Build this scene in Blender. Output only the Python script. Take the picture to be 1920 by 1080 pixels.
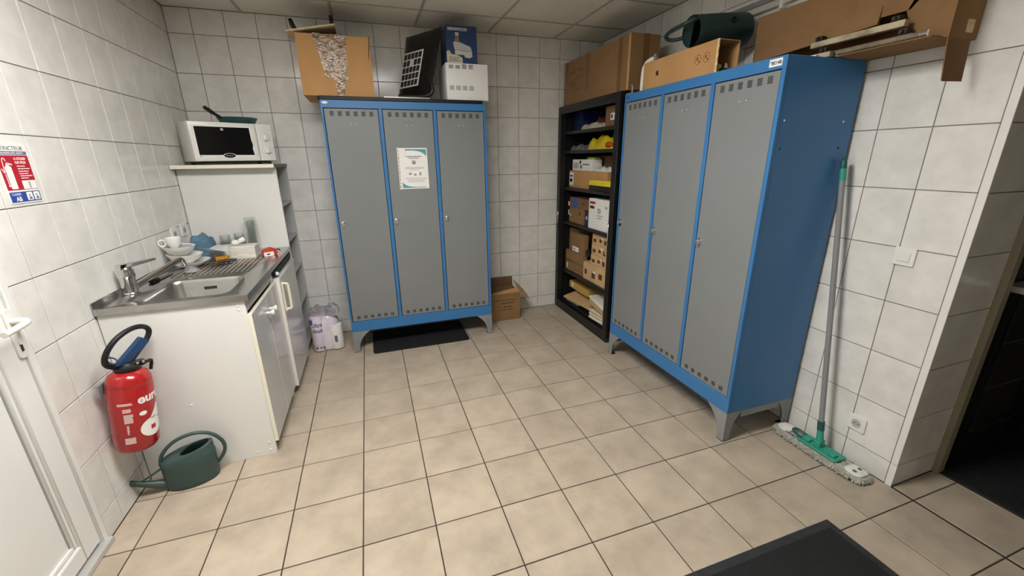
import bpy, bmesh, math, random
from mathutils import Vector, Matrix, Quaternion

random.seed(11)
scene = bpy.context.scene
col = scene.collection
for o in list(bpy.data.objects):
    bpy.data.objects.remove(o)

# ------------------------------------------------------------------ camera
cam_d = bpy.data.cameras.new('camera')
cam = bpy.data.objects.new('camera', cam_d)
col.objects.link(cam)
cam_d.sensor_width = 36.0
cam_d.lens = 14.397
cam_d.clip_start = 0.02
RT = Vector((0.94602286, -0.32388936, -0.01168008))
FW = Vector((0.30539837, 0.90292036, -0.30243456))
UP = Vector((0.10850152, 0.28254293, 0.95309858))
cm = Matrix((RT, UP, -FW)).transposed().to_4x4()
cm.translation = (0.17977809, -1.42588569, 1.52065985)
cam.matrix_world = cm
scene.camera = cam

# ------------------------------------------------------------------ world and exposure
w = bpy.data.worlds.new('World')
scene.world = w
w.use_nodes = True
w.node_tree.nodes['Background'].inputs[0].default_value = (0.8, 0.9, 1.0, 1)
w.node_tree.nodes['Background'].inputs[1].default_value = 0.02
scene.view_settings.view_transform = 'Standard'
scene.view_settings.look = 'None'
scene.view_settings.gamma = 1.0
scene.view_settings.use_curve_mapping = False
scene.view_settings.exposure = 0.0
LAMP = 43.0          # radiance of the ceiling panels' diffusers

# ------------------------------------------------------------------ dimensions (metres)
LW, RW, BW = -1.0176, 2.3898, 2.3984       # left, right, back wall tile faces
CZ = 2.537                                 # ceiling
YF = -2.75                                 # wall behind the camera
TW, TH = 0.2021, 0.25095                   # wall tile pitch
ZJ = 0.1170                                # first horizontal wall joint
RC = -0.510                                # corner of the doorway on the right wall
DL = 0.391                                 # edge of the left door frame


# ------------------------------------------------------------------ materials
def lin(c):
    return tuple((v / 255 / 12.92) if v / 255 <= 0.04045 else ((v / 255 + 0.055) / 1.055) ** 2.4 for v in c)


MATS = {}


def mat(name, c, rough=0.5, metal=0.0, var=0.0, scale=6.0, bump=0.0, bscale=60.0, spec=0.5, c2=None,
        rnd=0.0, detail=4.0, rvar=0.0, trans=0.0, alpha=1.0, coat=0.0, stretch=None, ior=1.45, lo=0.35, hi=0.65):
    """principled material: colour broken by object-space noise, fine bump, small per-object change"""
    m = bpy.data.materials.new(name)
    m.use_nodes = True
    nt = m.node_tree
    b = nt.nodes['Principled BSDF']
    L = nt.links.new
    rgb = lin(c)
    b.inputs['Base Color'].default_value = (*rgb, 1)
    b.inputs['Roughness'].default_value = rough
    b.inputs['Metallic'].default_value = metal
    b.inputs['IOR'].default_value = ior
    b.inputs['Specular IOR Level'].default_value = spec
    b.inputs['Transmission Weight'].default_value = trans
    b.inputs['Alpha'].default_value = alpha
    b.inputs['Coat Weight'].default_value = coat
    vec = None
    if var or bump or rnd or rvar or c2:
        tc = nt.nodes.new('ShaderNodeTexCoord')
        oi = nt.nodes.new('ShaderNodeObjectInfo')
        ad = nt.nodes.new('ShaderNodeVectorMath')
        ad.operation = 'MULTIPLY_ADD'
        L(oi.outputs['Random'], ad.inputs[0])
        ad.inputs[1].default_value = (37.0, 53.0, 71.0)
        L(tc.outputs['Object'], ad.inputs[2])
        vec = ad.outputs[0]
        if stretch:
            mp = nt.nodes.new('ShaderNodeVectorMath')
            mp.operation = 'MULTIPLY'
            L(vec, mp.inputs[0])
            mp.inputs[1].default_value = stretch
            vec = mp.outputs[0]
    if var or c2 or rnd:
        n = nt.nodes.new('ShaderNodeTexNoise')
        n.inputs['Scale'].default_value = scale
        n.inputs['Detail'].default_value = detail
        n.inputs['Roughness'].default_value = 0.6
        L(vec, n.inputs['Vector'])
        cr = nt.nodes.new('ShaderNodeValToRGB')
        e = cr.color_ramp.elements
        e[0].position, e[1].position = lo, hi
        ca = tuple(v * (1 - var) for v in rgb)
        cb = lin(c2) if c2 else tuple(min(1, v * (1 + var)) for v in rgb)
        e[0].color = (*ca, 1)
        e[1].color = (*cb, 1)
        L(n.outputs['Fac'], cr.inputs['Fac'])
        out = cr.outputs['Color']
        if rnd:
            mr = nt.nodes.new('ShaderNodeMapRange')
            mr.inputs['To Min'].default_value = 1 - rnd
            mr.inputs['To Max'].default_value = 1 + rnd
            L(oi.outputs['Random'], mr.inputs['Value'])
            mx = nt.nodes.new('ShaderNodeVectorMath')
            mx.operation = 'SCALE'
            L(out, mx.inputs[0])
            L(mr.outputs['Result'], mx.inputs['Scale'])
            out = mx.outputs[0]
        L(out, b.inputs['Base Color'])
        if rvar:
            r2 = nt.nodes.new('ShaderNodeMapRange')
            r2.inputs['To Min'].default_value = max(0.02, rough - rvar)
            r2.inputs['To Max'].default_value = min(1, rough + rvar)
            L(n.outputs['Fac'], r2.inputs['Value'])
            L(r2.outputs['Result'], b.inputs['Roughness'])
    if bump:
        n2 = nt.nodes.new('ShaderNodeTexNoise')
        n2.inputs['Scale'].default_value = bscale
        n2.inputs['Detail'].default_value = 3.0
        L(vec, n2.inputs['Vector'])
        bp = nt.nodes.new('ShaderNodeBump')
        bp.inputs['Strength'].default_value = bump
        bp.inputs['Distance'].default_value = 0.01
        L(n2.outputs['Fac'], bp.inputs['Height'])
        L(bp.outputs['Normal'], b.inputs['Normal'])
    MATS[name] = m
    return m


def emit(name, c, s):
    m = bpy.data.materials.new(name)
    m.use_nodes = True
    nt = m.node_tree
    nt.nodes.remove(nt.nodes['Principled BSDF'])
    e = nt.nodes.new('ShaderNodeEmission')
    e.inputs[0].default_value = (*c, 1)
    e.inputs[1].default_value = s
    nt.links.new(e.outputs[0], nt.nodes['Material Output'].inputs[0])
    MATS[name] = m
    return m


mat('wall_tile', (226, 224, 218), 0.17, var=0.07, scale=9, bump=0.045, bscale=9, rnd=0.025, rvar=0.05, detail=8)
mat('wall_grout', (118, 114, 106), 0.9, var=0.12, scale=14)
mat('floor_tile', (180, 166, 147), 0.42, var=0.13, scale=6.5, bump=0.10, bscale=130, rnd=0.035, detail=9, rvar=0.1, spec=0.4)
mat('floor_grout', (62, 53, 48), 0.95, var=0.15, scale=20)
mat('ceiling_tile', (230, 226, 214), 0.92, var=0.03, scale=5, bump=0.25, bscale=160, rnd=0.015, spec=0.2)
mat('ceiling_bar', (176, 172, 160), 0.6)
mat('plain_wall', (206, 204, 198), 0.5, var=0.03)
mat('pvc', (233, 233, 230), 0.28, var=0.015, scale=3)
mat('gasket', (150, 150, 146), 0.6)
mat('alu', (206, 206, 203), 0.35, metal=0.35, var=0.04)
mat('white_plastic', (232, 230, 224), 0.3, var=0.02)
mat('cream_plastic', (236, 228, 200), 0.35, var=0.03)
mat('white_laminate', (227, 226, 222), 0.38, var=0.02, scale=2.5)
mat('gloss_laminate', (205, 206, 206), 0.12, var=0.02, scale=2.5)
mat('grey_laminate', (190, 190, 186), 0.4, var=0.03)
mat('edge_cream', (236, 230, 212), 0.45)
mat('edge_green', (128, 128, 108), 0.6)
mat('steel', (186, 184, 180), 0.24, metal=1.0, var=0.07, scale=3, bump=0.03, bscale=30, rvar=0.08)
mat('chrome', (222, 222, 224), 0.07, metal=1.0)
mat('blue_paint', (58, 118, 174), 0.38, var=0.03, scale=3, bump=0.02, bscale=300)
mat('locker_grey', (128, 131, 132), 0.42, var=0.025, scale=2.5, bump=0.02, bscale=300)
mat('leg_grey', (138, 140, 140), 0.45, var=0.06, scale=10)
mat('slot', (36, 37, 38), 0.8)
mat('black', (20, 20, 21), 0.5, var=0.1)
mat('black_gloss', (16, 16, 17), 0.16)
mat('black_metal', (26, 26, 27), 0.42, var=0.08)
mat('black_bag', (22, 22, 23), 0.33, var=0.2, scale=7, bump=0.5, bscale=9)
mat('rubber', (25, 26, 27), 0.75, var=0.2, scale=60, bump=0.5, bscale=300)
mat('rubber_rim', (44, 46, 48), 0.55, var=0.2, scale=30, bump=0.2, bscale=120)
mat('red_paint', (166, 26, 30), 0.2, var=0.03, coat=0.4)
mat('label_white', (225, 200, 196), 0.4)
mat('print_white', (238, 236, 232), 0.5, var=0.02)
mat('print_grey', (120, 120, 122), 0.6)
mat('print_lightgrey', (180, 180, 180), 0.6)
mat('print_red', (176, 26, 44), 0.45)
mat('print_blue', (38, 72, 150), 0.45)
mat('print_slate', (104, 112, 138), 0.5)
mat('print_teal', (78, 158, 172), 0.5)
mat('print_dark', (34, 34, 38), 0.5)
mat('print_purple', (72, 70, 128), 0.45)
mat('navy_plastic', (30, 62, 102), 0.35, var=0.05)
mat('can_green', (58, 80, 76), 0.42, var=0.12, scale=9, bump=0.06, bscale=40)
mat('can_dark', (26, 50, 48), 0.42, var=0.10, scale=9, bump=0.06, bscale=40)
mat('pan_green', (28, 78, 78), 0.3, var=0.05)
mat('cardboard', (190, 146, 98), 0.85, var=0.07, scale=5, bump=0.08, bscale=90, stretch=(1, 1, 0.3), spec=0.2)
mat('cardboard_dull', (142, 110, 76), 0.88, var=0.08, scale=5, bump=0.08, bscale=90, spec=0.2)
mat('cardboard_light', (204, 172, 128), 0.85, var=0.07, scale=7, bump=0.06, bscale=70, spec=0.2)
mat('cardboard_edge', (212, 190, 150), 0.9, var=0.15, scale=60)
mat('cardboard_brown', (128, 98, 70), 0.88, var=0.1, scale=6, spec=0.2)
mat('packing_tape', (142, 112, 80), 0.16, var=0.35, scale=22, bump=0.55, bscale=26, spec=0.45)
mat('tape_dark', (116, 84, 50), 0.25, var=0.08)
mat('ink', (92, 62, 38), 0.8)
mat('ceramic', (240, 239, 234), 0.12, var=0.015)
mat('ceramic_blue', (132, 164, 186), 0.15, var=0.08, scale=20)
mat('cloth_blue', (88, 122, 144), 0.92, var=0.22, scale=14, bump=0.5, bscale=60)
mat('glass', (236, 242, 240), 0.03, trans=1.0, ior=1.45)
mat('sponge', (206, 140, 44), 0.95, var=0.18, scale=50, bump=0.7, bscale=140)
mat('woodprint', (224, 220, 212), 0.5, c2=(190, 184, 174), scale=4, stretch=(3, 0.4, 26), lo=0.45, hi=0.7)
mat('red_plastic', (188, 66, 46), 0.35, var=0.04)
mat('kenwood_blue', (36, 58, 98), 0.4, var=0.05)
mat('beige_print', (196, 190, 176), 0.5, var=0.08, scale=30)
mat('brown_print', (140, 108, 92), 0.5, var=0.1, scale=30)
mat('appliance_white', (232, 232, 230), 0.35, var=0.015)
mat('lavender', (226, 214, 226), 0.22, var=0.07, scale=9, bump=0.35, bscale=13, coat=0.4)
mat('clear_film', (238, 234, 240), 0.12, var=0.06, scale=12, bump=0.8, bscale=28, trans=0.85, ior=1.2)
mat('tissue', (238, 234, 232), 0.9, var=0.04, scale=20, bump=0.3, bscale=80)
mat('mop_green', (52, 152, 130), 0.4, var=0.06)
mat('mop_dark', (30, 84, 84), 0.4)
mat('mop_grey', (136, 138, 138), 0.38, var=0.03)
mat('mop_fringe', (176, 176, 164), 0.95, var=0.3, scale=60, bump=0.6, bscale=200)
mat('mop_white', (222, 220, 210), 0.9, var=0.1, scale=30)
mat('yellow_bag', (214, 190, 30), 0.4, var=0.12, scale=10, bump=0.5, bscale=22)
mat('yellow', (226, 206, 40), 0.4, var=0.05)
mat('lime', (184, 196, 70), 0.4, var=0.08)
mat('orange_red', (188, 70, 36), 0.5, var=0.1)
mat('grey_cloth', (108, 108, 108), 0.9, var=0.2, scale=20, bump=0.4, bscale=60)
mat('rust_cloth', (128, 78, 66), 0.9, var=0.2, scale=20, bump=0.4, bscale=60)
mat('ecru_cloth', (190, 184, 160), 0.9, var=0.15, scale=20, bump=0.4, bscale=60)
mat('paper', (226, 220, 206), 0.8, var=0.05, scale=20)
mat('kraft', (196, 164, 116), 0.8, var=0.07, scale=9, bump=0.15, bscale=30)
mat('kraft_yellow', (198, 158, 84), 0.7, var=0.08, scale=9, bump=0.15, bscale=30)
mat('blue_card', (48, 88, 156), 0.5, var=0.05)
mat('navy_card', (26, 38, 84), 0.5, var=0.05)
mat('pipe_white', (226, 224, 214), 0.35, var=0.04, scale=12)
mat('old_white', (158, 142, 112), 0.5, var=0.25, scale=14, c2=(190, 178, 150))
mat('dirty_grey', (126, 114, 94), 0.55, var=0.25, scale=18)
mat('bakelite', (48, 38, 32), 0.5, var=0.2, scale=40)
mat('conduit', (200, 196, 182), 0.5, var=0.05)
mat('frame_beige', (150, 144, 124), 0.5, var=0.05)
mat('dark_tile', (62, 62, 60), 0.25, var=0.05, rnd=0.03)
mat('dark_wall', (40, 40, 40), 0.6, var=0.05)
emit('diffuser', (1.0, 0.982, 0.95), LAMP)


# ------------------------------------------------------------------ mesh helpers
class MB:
    """collects shapes in one bmesh and links them as ONE mesh object"""

    def __init__(s):
        s.bm = bmesh.new()

    def _m(s, vs, M):
        if M is not None:
            for v in vs:
                v.co = M @ v.co

    def box(s, x0, x1, y0, y1, z0, z1, M=None):
        c = [(x0, y0, z0), (x1, y0, z0), (x1, y1, z0), (x0, y1, z0), (x0, y0, z1), (x1, y0, z1), (x1, y1, z1), (x0, y1, z1)]
        v = [s.bm.verts.new(p) for p in c]
        for f in ((0, 3, 2, 1), (4, 5, 6, 7), (0, 1, 5, 4), (1, 2, 6, 5), (2, 3, 7, 6), (3, 0, 4, 7)):
            s.bm.faces.new([v[i] for i in f])
        s._m(v, M)
        return s

    def hexa(s, c):
        v = [s.bm.verts.new(p) for p in c]
        for f in ((0, 3, 2, 1), (4, 5, 6, 7), (0, 1, 5, 4), (1, 2, 6, 5), (2, 3, 7, 6), (3, 0, 4, 7)):
            s.bm.faces.new([v[i] for i in f])
        return s

    def ring(s, pts):
        return [s.bm.verts.new(p) for p in pts]

    def bridge(s, a, b, closed=True):
        n = len(a)
        for i in range(n if closed else n - 1):
            j = (i + 1) % n
            s.bm.faces.new((a[i], a[j], b[j], b[i]))

    def lathe(s, prof, n=24, M=None, cap0=True, cap1=True, sx=1.0, sy=1.0):
        rings = []
        allv = []
        for r, z in prof:
            rg = s.ring([(r * sx * math.cos(2 * math.pi * i / n), r * sy * math.sin(2 * math.pi * i / n), z) for i in range(n)])
            rings.append(rg)
            allv += rg
        for a, b in zip(rings, rings[1:]):
            s.bridge(a, b)
        if cap0:
            s.bm.faces.new(list(reversed(rings[0])))
        if cap1:
            s.bm.faces.new(rings[-1])
        s._m(allv, M)
        return s

    def cyl(s, p0, p1, r0, r1=None, n=16):
        p0, p1 = Vector(p0), Vector(p1)
        d = p1 - p0
        M = Matrix.Translation(p0) @ d.to_track_quat('Z', 'Y').to_matrix().to_4x4()
        return s.lathe([(r0, 0), (r0 if r1 is None else r1, d.length)], n, M)

    def tube(s, pts, r, n=10, closed=False, smooth=0):
        P = [Vector(p) for p in pts]
        for _ in range(smooth):
            Q = []
            m = len(P)
            for i in range(m if closed else m - 1):
                a, b = P[i], P[(i + 1) % m]
                Q += [a * .75 + b * .25, a * .25 + b * .75]
            if not closed:
                Q = [P[0]] + Q[1:-1] + [P[-1]]
            P = Q
        m = len(P)
        rings = []
        up = None
        for i in range(m):
            a = P[(i - 1) % m] if (closed or i > 0) else P[i]
            b = P[(i + 1) % m] if (closed or i < m - 1) else P[i]
            t = (b - a).normalized()
            if up is None:
                up = Vector((0, 0, 1)) if abs(t.z) < 0.9 else Vector((1, 0, 0))
            x = up.cross(t).normalized()
            y = t.cross(x).normalized()
            up = y
            rr = r[min(i * len(r) // m, len(r) - 1)] if isinstance(r, (list, tuple)) else r
            rings.append(s.ring([P[i] + (x * math.cos(2 * math.pi * k / n) + y * math.sin(2 * math.pi * k / n)) * rr for k in range(n)]))
        for a, b in zip(rings, rings[1:]):
            s.bridge(a, b)
        if closed:
            s.bridge(rings[-1], rings[0])
        else:
            s.bm.faces.new(list(reversed(rings[0])))
            s.bm.faces.new(rings[-1])
        return s

    def prism(s, poly, z0, z1, M=None):
        a = s.ring([(x, y, z0) for x, y in poly])
        b = s.ring([(x, y, z1) for x, y in poly])
        s.bridge(a, b)
        s.bm.faces.new(list(reversed(a)))
        s.bm.faces.new(b)
        s._m(a + b, M)
        return s

    def sphere(s, c, r, sc=(1, 1, 1), u=16, v=10):
        M = Matrix.Translation(c) @ Matrix.Diagonal((*[r * k for k in sc], 1))
        bmesh.ops.create_uvsphere(s.bm, u_segments=u, v_segments=v, radius=1, matrix=M)
        return s

    def jitter(s, a, seed=1):
        rd = random.Random(seed)
        for v in s.bm.verts:
            v.co += Vector((rd.uniform(-a, a), rd.uniform(-a, a), rd.uniform(-a, a)))
        return s

    def build(s, name, m, parent=None, smooth=False, bevel=0.0, seg=1, loc=None, M=None, angle=40):
        bmesh.ops.recalc_face_normals(s.bm, faces=s.bm.faces)
        if bevel:
            bmesh.ops.bevel(s.bm, geom=[e for e in s.bm.edges if e.is_manifold and e.calc_face_angle(0) > 0.5], offset=bevel,
                            segments=seg, affect='EDGES', profile=0.6, clamp_overlap=True)
        me = bpy.data.meshes.new(name)
        s.bm.to_mesh(me)
        s.bm.free()
        if smooth or bevel:
            for p in me.polygons:
                p.use_smooth = True
            me.set_sharp_from_angle(angle=math.radians(angle))
        return link(name, me, m, parent, loc, M)


def link(name, me, m, parent=None, loc=None, M=None):
    if m and not me.materials:
        me.materials.append(MATS[m])
    o = bpy.data.objects.new(name, me)
    col.objects.link(o)
    if parent:
        o.parent = parent
    if loc:
        o.location = loc
    if M is not None:
        o.matrix_local = M
    return o


def tag(o, label=None, cat=None, group=None, kind=None):
    if label:
        o['label'] = label
    if cat:
        o['category'] = cat
    if group:
        o['group'] = group
    if kind:
        o['kind'] = kind
    return o


def thing(name, label, cat, loc=(0, 0, 0), rz=0.0, group=None):
    o = bpy.data.objects.new(name, None)
    col.objects.link(o)
    o.empty_display_size = 0.05
    o.location = loc
    o.rotation_euler = (0, 0, rz)
    return tag(o, label, cat, group)


def struct(name, bm, m, label=None, **k):
    o = bm.build(name, m, **k)
    return tag(o, label, None, None, 'structure')


def text(name, body, size, m, parent=None, M=None, ext=0.0002, bold=0.0, sx=1.0, wrap=None, align='LEFT', spacing=1.0):
    """lettering as a thin mesh in the local XY plane, then moved by M; wrap=(radius) bends it round local Z"""
    cu = bpy.data.curves.new(name, 'FONT')
    cu.body = body
    cu.size = size
    cu.extrude = ext
    cu.offset = bold
    cu.align_x = align
    cu.space_character = spacing
    cu.resolution_u = 3
    o = bpy.data.objects.new(name, cu)
    col.objects.link(o)
    me = bpy.data.meshes.new_from_object(o)
    bpy.data.objects.remove(o)
    for v in me.vertices:
        v.co.x *= sx
        if wrap:
            a = v.co.x / wrap
            r = wrap + v.co.z + 0.0004
            v.co = Vector((r * math.cos(a), r * math.sin(a), v.co.y))
    return link(name, me, m, parent, None, M)


def basis(o, x, y):
    """matrix whose local X, Y run along x, y with origin o"""
    x = Vector(x).normalized()
    y = Vector(y).normalized()
    z = x.cross(y).normalized()
    M = Matrix((x, y, z)).transposed().to_4x4()
    M.translation = o
    return M


def frontM(x, y, z):       # a surface that faces -Y
    return basis((x, y, z), (1, 0, 0), (0, 0, 1))


def leftM(x, y, z):        # a surface that faces -X (reads from far to near)
    return basis((x, y, z), (0, -1, 0), (0, 0, 1))


def rightM(x, y, z):       # a surface that faces +X
    return basis((x, y, z), (0, 1, 0), (0, 0, 1))


def arc(cx, cy, r, a0, a1, n=8):
    return [(cx + r * math.cos(math.radians(a0 + (a1 - a0) * i / n)), cy + r * math.sin(math.radians(a0 + (a1 - a0) * i / n))) for i in range(n + 1)]


def rrect(x0, x1, y0, y1, r, n=4):
    return arc(x1 - r, y0 + r, r, -90, 0, n) + arc(x1 - r, y1 - r, r, 0, 90, n) + arc(x0 + r, y1 - r, r, 90, 180, n) + arc(x0 + r, y0 + r, r, 180, 270, n)


def ellipse(cx, cy, a, b, n=20):
    return [(cx + a * math.cos(2 * math.pi * i / n), cy + b * math.sin(2 * math.pi * i / n)) for i in range(n)]


def crumple(sx, sy, h, seed, n=14, jit=1.0):
    b = MB()
    R = random.Random(seed)
    g_ = []
    for j in range(n + 1):
        row = []
        for i in range(n + 1):
            u, v = i / n * 2 - 1, j / n * 2 - 1
            e = max(0, 1 - max(abs(u), abs(v)) ** 2.5)
            z = h * (e ** 0.5) * (1 - 0.28 * jit + 0.28 * jit * math.sin(u * 5 + seed) * math.cos(v * 6 - seed)) + R.uniform(-.05, .05) * h * e * jit
            row.append(b.bm.verts.new((sx * u * (1 - 0.12 * abs(v)) + R.uniform(-.04, .04) * sx, sy * v * (1 - 0.12 * abs(u)) + R.uniform(-.04, .04) * sy, max(0, z))))
        g_.append(row)
    for j in range(n):
        for i in range(n):
            b.bm.faces.new((g_[j][i], g_[j][i + 1], g_[j + 1][i + 1], g_[j + 1][i]))
    rim = [g_[0][i] for i in range(n)] + [g_[j][n] for j in range(n)] + [g_[n][n - i] for i in range(n)] + [g_[n - j][0] for j in range(n)]
    low_ = b.ring([(v.co.x, v.co.y, -0.001) for v in rim])
    b.bridge(rim, low_)
    b.bm.faces.new(list(reversed(low_)))
    return b


# ------------------------------------------------------------------ tiles
TILES = {}


def tile_mesh(wd, ht, m, ch=0.0012, th=0.006):
    """tile lying in local XY, face at z=0, chamfered rim; shared between alike tiles"""
    key = (round(wd, 3), round(ht, 3), m)
    if key in TILES:
        return TILES[key]
    v = []
    for z, i in ((-th, 0), (-ch, 0), (0, ch)):
        v += [(-wd / 2 + i, -ht / 2 + i, z), (wd / 2 - i, -ht / 2 + i, z), (wd / 2 - i, ht / 2 - i, z), (-wd / 2 + i, ht / 2 - i, z)]
    f = [(8, 9, 10, 11)]
    for k in (0, 4):
        for i in range(4):
            j = (i + 1) % 4
            f.append((k + i, k + j, k + 4 + j, k + 4 + i))
    me = bpy.data.meshes.new('tile')
    me.from_pydata(v, [], f)
    me.materials.append(MATS[m])
    TILES[key] = me
    return me


def cuts(a, b, o, p):
    """joint positions o+k*p clipped to a..b"""
    k = math.ceil((a - o) / p - 1e-6)
    r = [a]
    while o + k * p < b - 1e-6:
        if o + k * p > a + 1e-6:
            r.append(o + k * p)
        k += 1
    return r + [b]


def lay(parent, name, us, vs, M, m, gap, skip=None, tilt=0.0006):
    """one object per tile between joints us (local x) and vs (local y) of the plane M"""
    for u0, u1 in zip(us, us[1:]):
        for v0, v1 in zip(vs, vs[1:]):
            if u1 - u0 < 0.012 or v1 - v0 < 0.012 or (skip and skip((u0 + u1) / 2, (v0 + v1) / 2)):
                continue
            me = tile_mesh(u1 - u0 - gap, v1 - v0 - gap, m)
            o = bpy.data.objects.new(name, me)
            col.objects.link(o)
            o.parent = parent
            T = Matrix.Translation(((u0 + u1) / 2, (v0 + v1) / 2, random.uniform(-0.0002, 0.0002)))
            o.matrix_local = M @ T @ Matrix.Rotation(random.uniform(-tilt, tilt), 4, 'X') @ Matrix.Rotation(random.uniform(-tilt, tilt), 4, 'Y')


# ------------------------------------------------------------------ room shell
ZROWS = cuts(0.0, CZ, ZJ, TH)
EPS = 0.0025

fl = MB().box(LW - 0.1, RW + 0.02, YF, BW + 0.1, -0.1, -EPS)
fl.box(RW + 0.02, 2.72, -1.47, RC, -0.1, -EPS)
floor = struct('floor', fl, 'floor_grout')
lay(floor, 'floor_tile', cuts(LW, RW, 0, 0.3), cuts(YF, BW, 0, 0.3), Matrix.Identity(4), 'floor_tile', 0.005, tilt=0.0004)
lay(floor, 'floor_tile', cuts(RW, 2.718, 0, 0.3), cuts(-1.47, RC, 0, 0.3), Matrix.Identity(4), 'floor_tile', 0.005, tilt=0.0004)

wall_back = struct('wall_back', MB().box(LW - 0.1, RW + 0.3, BW + EPS, BW + 0.12, 0, CZ + 0.1), 'wall_grout')
lay(wall_back, 'wall_tile', cuts(LW, RW, -0.8655, TW), ZROWS, frontM(0, BW, 0), 'wall_tile', 0.0036)

wl = MB().box(LW - 0.12, LW - EPS, DL, BW + 0.12, 0, CZ + 0.1)
wall_left = struct('wall_left', wl, 'wall_grout')
lay(wall_left, 'wall_tile', cuts(DL, BW, 0.5074, TW), ZROWS, rightM(LW, 0, 0), 'wall_tile', 0.0036)
wl2 = MB().box(LW - 0.12, LW, YF, -0.62, 0, CZ + 0.1).box(LW - 0.12, LW, -0.62, DL, 2.16, CZ + 0.1)
struct('wall_left_front', wl2, 'plain_wall')

wr = MB().box(RW + EPS, 2.70, RC + EPS, BW + 0.12, 0, CZ + 0.1)
wall_right = struct('wall_right', wr, 'wall_grout')
lay(wall_right, 'wall_tile', [-u for u in reversed(cuts(RC + 0.026, BW, -0.084, TW))], ZROWS, leftM(RW, 0, 0), 'wall_tile', 0.0036)
lay(wall_right, 'wall_tile', cuts(RW + 0.002, 2.70, 2.392, 0.312), ZROWS, frontM(0, RC, 0), 'wall_tile', 0.0036)
wr2 = MB().box(RW, 2.72, YF, -1.47, 0, CZ + 0.1).box(RW, 2.72, -1.47, RC, 2.30, CZ + 0.1)
struct('wall_right_front', wr2, 'plain_wall')
struct('wall_front', MB().box(LW - 0.12, RW + 0.3, YF - 0.12, YF, 0, CZ + 0.1), 'plain_wall')
# corner strip of the doorway
prof = [(RW - 0.003, RC + 0.024), (RW - 0.003, RC - 0.003), (RW + 0.004, RC - 0.003), (RW + 0.004, RC + 0.024)]
trim = struct('trim_1', MB().prism(prof, ZJ + 0.002, CZ), 'white_plastic', bevel=0.001)
tag(MB().prism(prof, 0.0, ZJ - 0.001).build('corner_cap', 'white_plastic', trim, bevel=0.001))

# ceiling: slab, T bars and lay-in panels
ceil = struct('ceiling', MB().box(LW - 0.1, 2.72, YF, BW + 0.1, CZ + 0.012, CZ + 0.1), 'ceiling_tile')
CX = cuts(LW, RW, -0.545, 0.608)
CY = cuts(YF, BW, 1.98 - 0.6 * 9, 0.6)
LAMPS = [(-0.545, -0.42), (0.063, -0.42)]                        # panels that are lamps (lower x, lower y)


def is_lamp(x, y):
    return any(a < x < a + 0.608 and b < y < b + 0.6 for a, b in LAMPS)


lay(ceil, 'ceiling_panel', CX, [-y for y in reversed(CY)], basis((0, 0, CZ), (1, 0, 0), (0, -1, 0)), 'ceiling_tile', 0.012,
    skip=lambda u, v: is_lamp(u, -v), tilt=0.0)
for x in CX[1:-1]:
    MB().box(x - 0.010, x + 0.010, YF, BW, CZ - 0.004, CZ + 0.004).build('ceiling_bar', 'ceiling_bar', ceil, bevel=0.001)
for y in CY[1:-1]:
    MB().box(LW, RW, y - 0.010, y + 0.010, CZ - 0.0045, CZ + 0.0035).build('ceiling_bar', 'ceiling_bar', ceil, bevel=0.001)


def ceiling_lamp(x, y, label, m):
    t = thing('ceiling_lamp', label, 'ceiling lamp', (x + 0.304, y + 0.3, CZ), 0, 'ceiling lamp panels')
    f = MB()
    for a in ((-0.29, 0.29, -0.288, -0.262), (-0.29, 0.29, 0.262, 0.288), (-0.29, -0.264, -0.262, 0.262), (0.264, 0.29, -0.262, 0.262)):
        f.box(*a, -0.008, 0.010)
    f.build('lamp_frame', 'white_plastic', t)
    MB().box(-0.264, 0.264, -0.262, 0.262, -0.003, 0.006).build('diffuser', m, t)


ceiling_lamp(*LAMPS[0], 'lit square ceiling lamp panel nearer to the white door', 'diffuser')
ceiling_lamp(*LAMPS[1], 'lit square ceiling lamp panel nearer to the right locker', 'diffuser')

# ------------------------------------------------------------------ left door (white PVC)
door = struct('door_1', MB().box(LW - 0.09, LW - 0.028, -0.60, DL - 0.028, 0.03, 2.13), 'pvc')
f = MB()
f.box(LW - 0.10, LW + 0.001, DL - 0.030, DL, 0.0, 2.16).box(LW - 0.10, LW + 0.001, -0.62, -0.59, 0.0, 2.16).box(LW - 0.10, LW + 0.001, -0.59, DL - 0.03, 2.13, 2.16)
f.build('door_frame', 'pvc', door, bevel=0.003)
st = MB()
st.box(LW - 0.06, LW - 0.006, 0.268, DL - 0.033, 0.034, 2.127).box(LW - 0.06, LW - 0.006, -0.587, -0.480, 0.034, 2.127)
st.box(LW - 0.06, LW - 0.006, -0.480, 0.268, 2.02, 2.127).box(LW - 0.06, LW - 0.006, -0.480, 0.268, 0.034, 0.105)
st.build('door_sash', 'pvc', door, bevel=0.004)
bd = MB()
bd.box(LW - 0.030, LW - 0.016, 0.250, 0.268, 0.105, 2.02).box(LW - 0.030, LW - 0.016, -0.480, -0.462, 0.105, 2.02)
bd.box(LW - 0.030, LW - 0.016, -0.462, 0.250, 0.105, 0.123)
bd.build('glazing_bead', 'pvc', door, bevel=0.004)
MB().box(LW - 0.0285, LW - 0.0262, 0.243, 0.251, 0.1, 2.02).build('gasket', 'gasket', door)
si = MB().box(LW - 0.10, LW + 0.022, -0.59, DL - 0.002, 0.0005, 0.020)
sill = si.build('door_sill', 'alu', door, bevel=0.003)
for k in range(2):
    MB().box(LW - 0.060 + k * 0.022, LW - 0.050 + k * 0.022, -0.58, DL - 0.04, 0.020, 0.028).build('sill_rail', 'white_plastic', sill)
pl = MB().prism(rrect(-0.016, 0.016, -0.135, 0.045, 0.012), 0, 0.009, rightM(LW - 0.006, 0.345, 1.012)).build('handle_plate', 'white_plastic', door, bevel=0.002)
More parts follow.
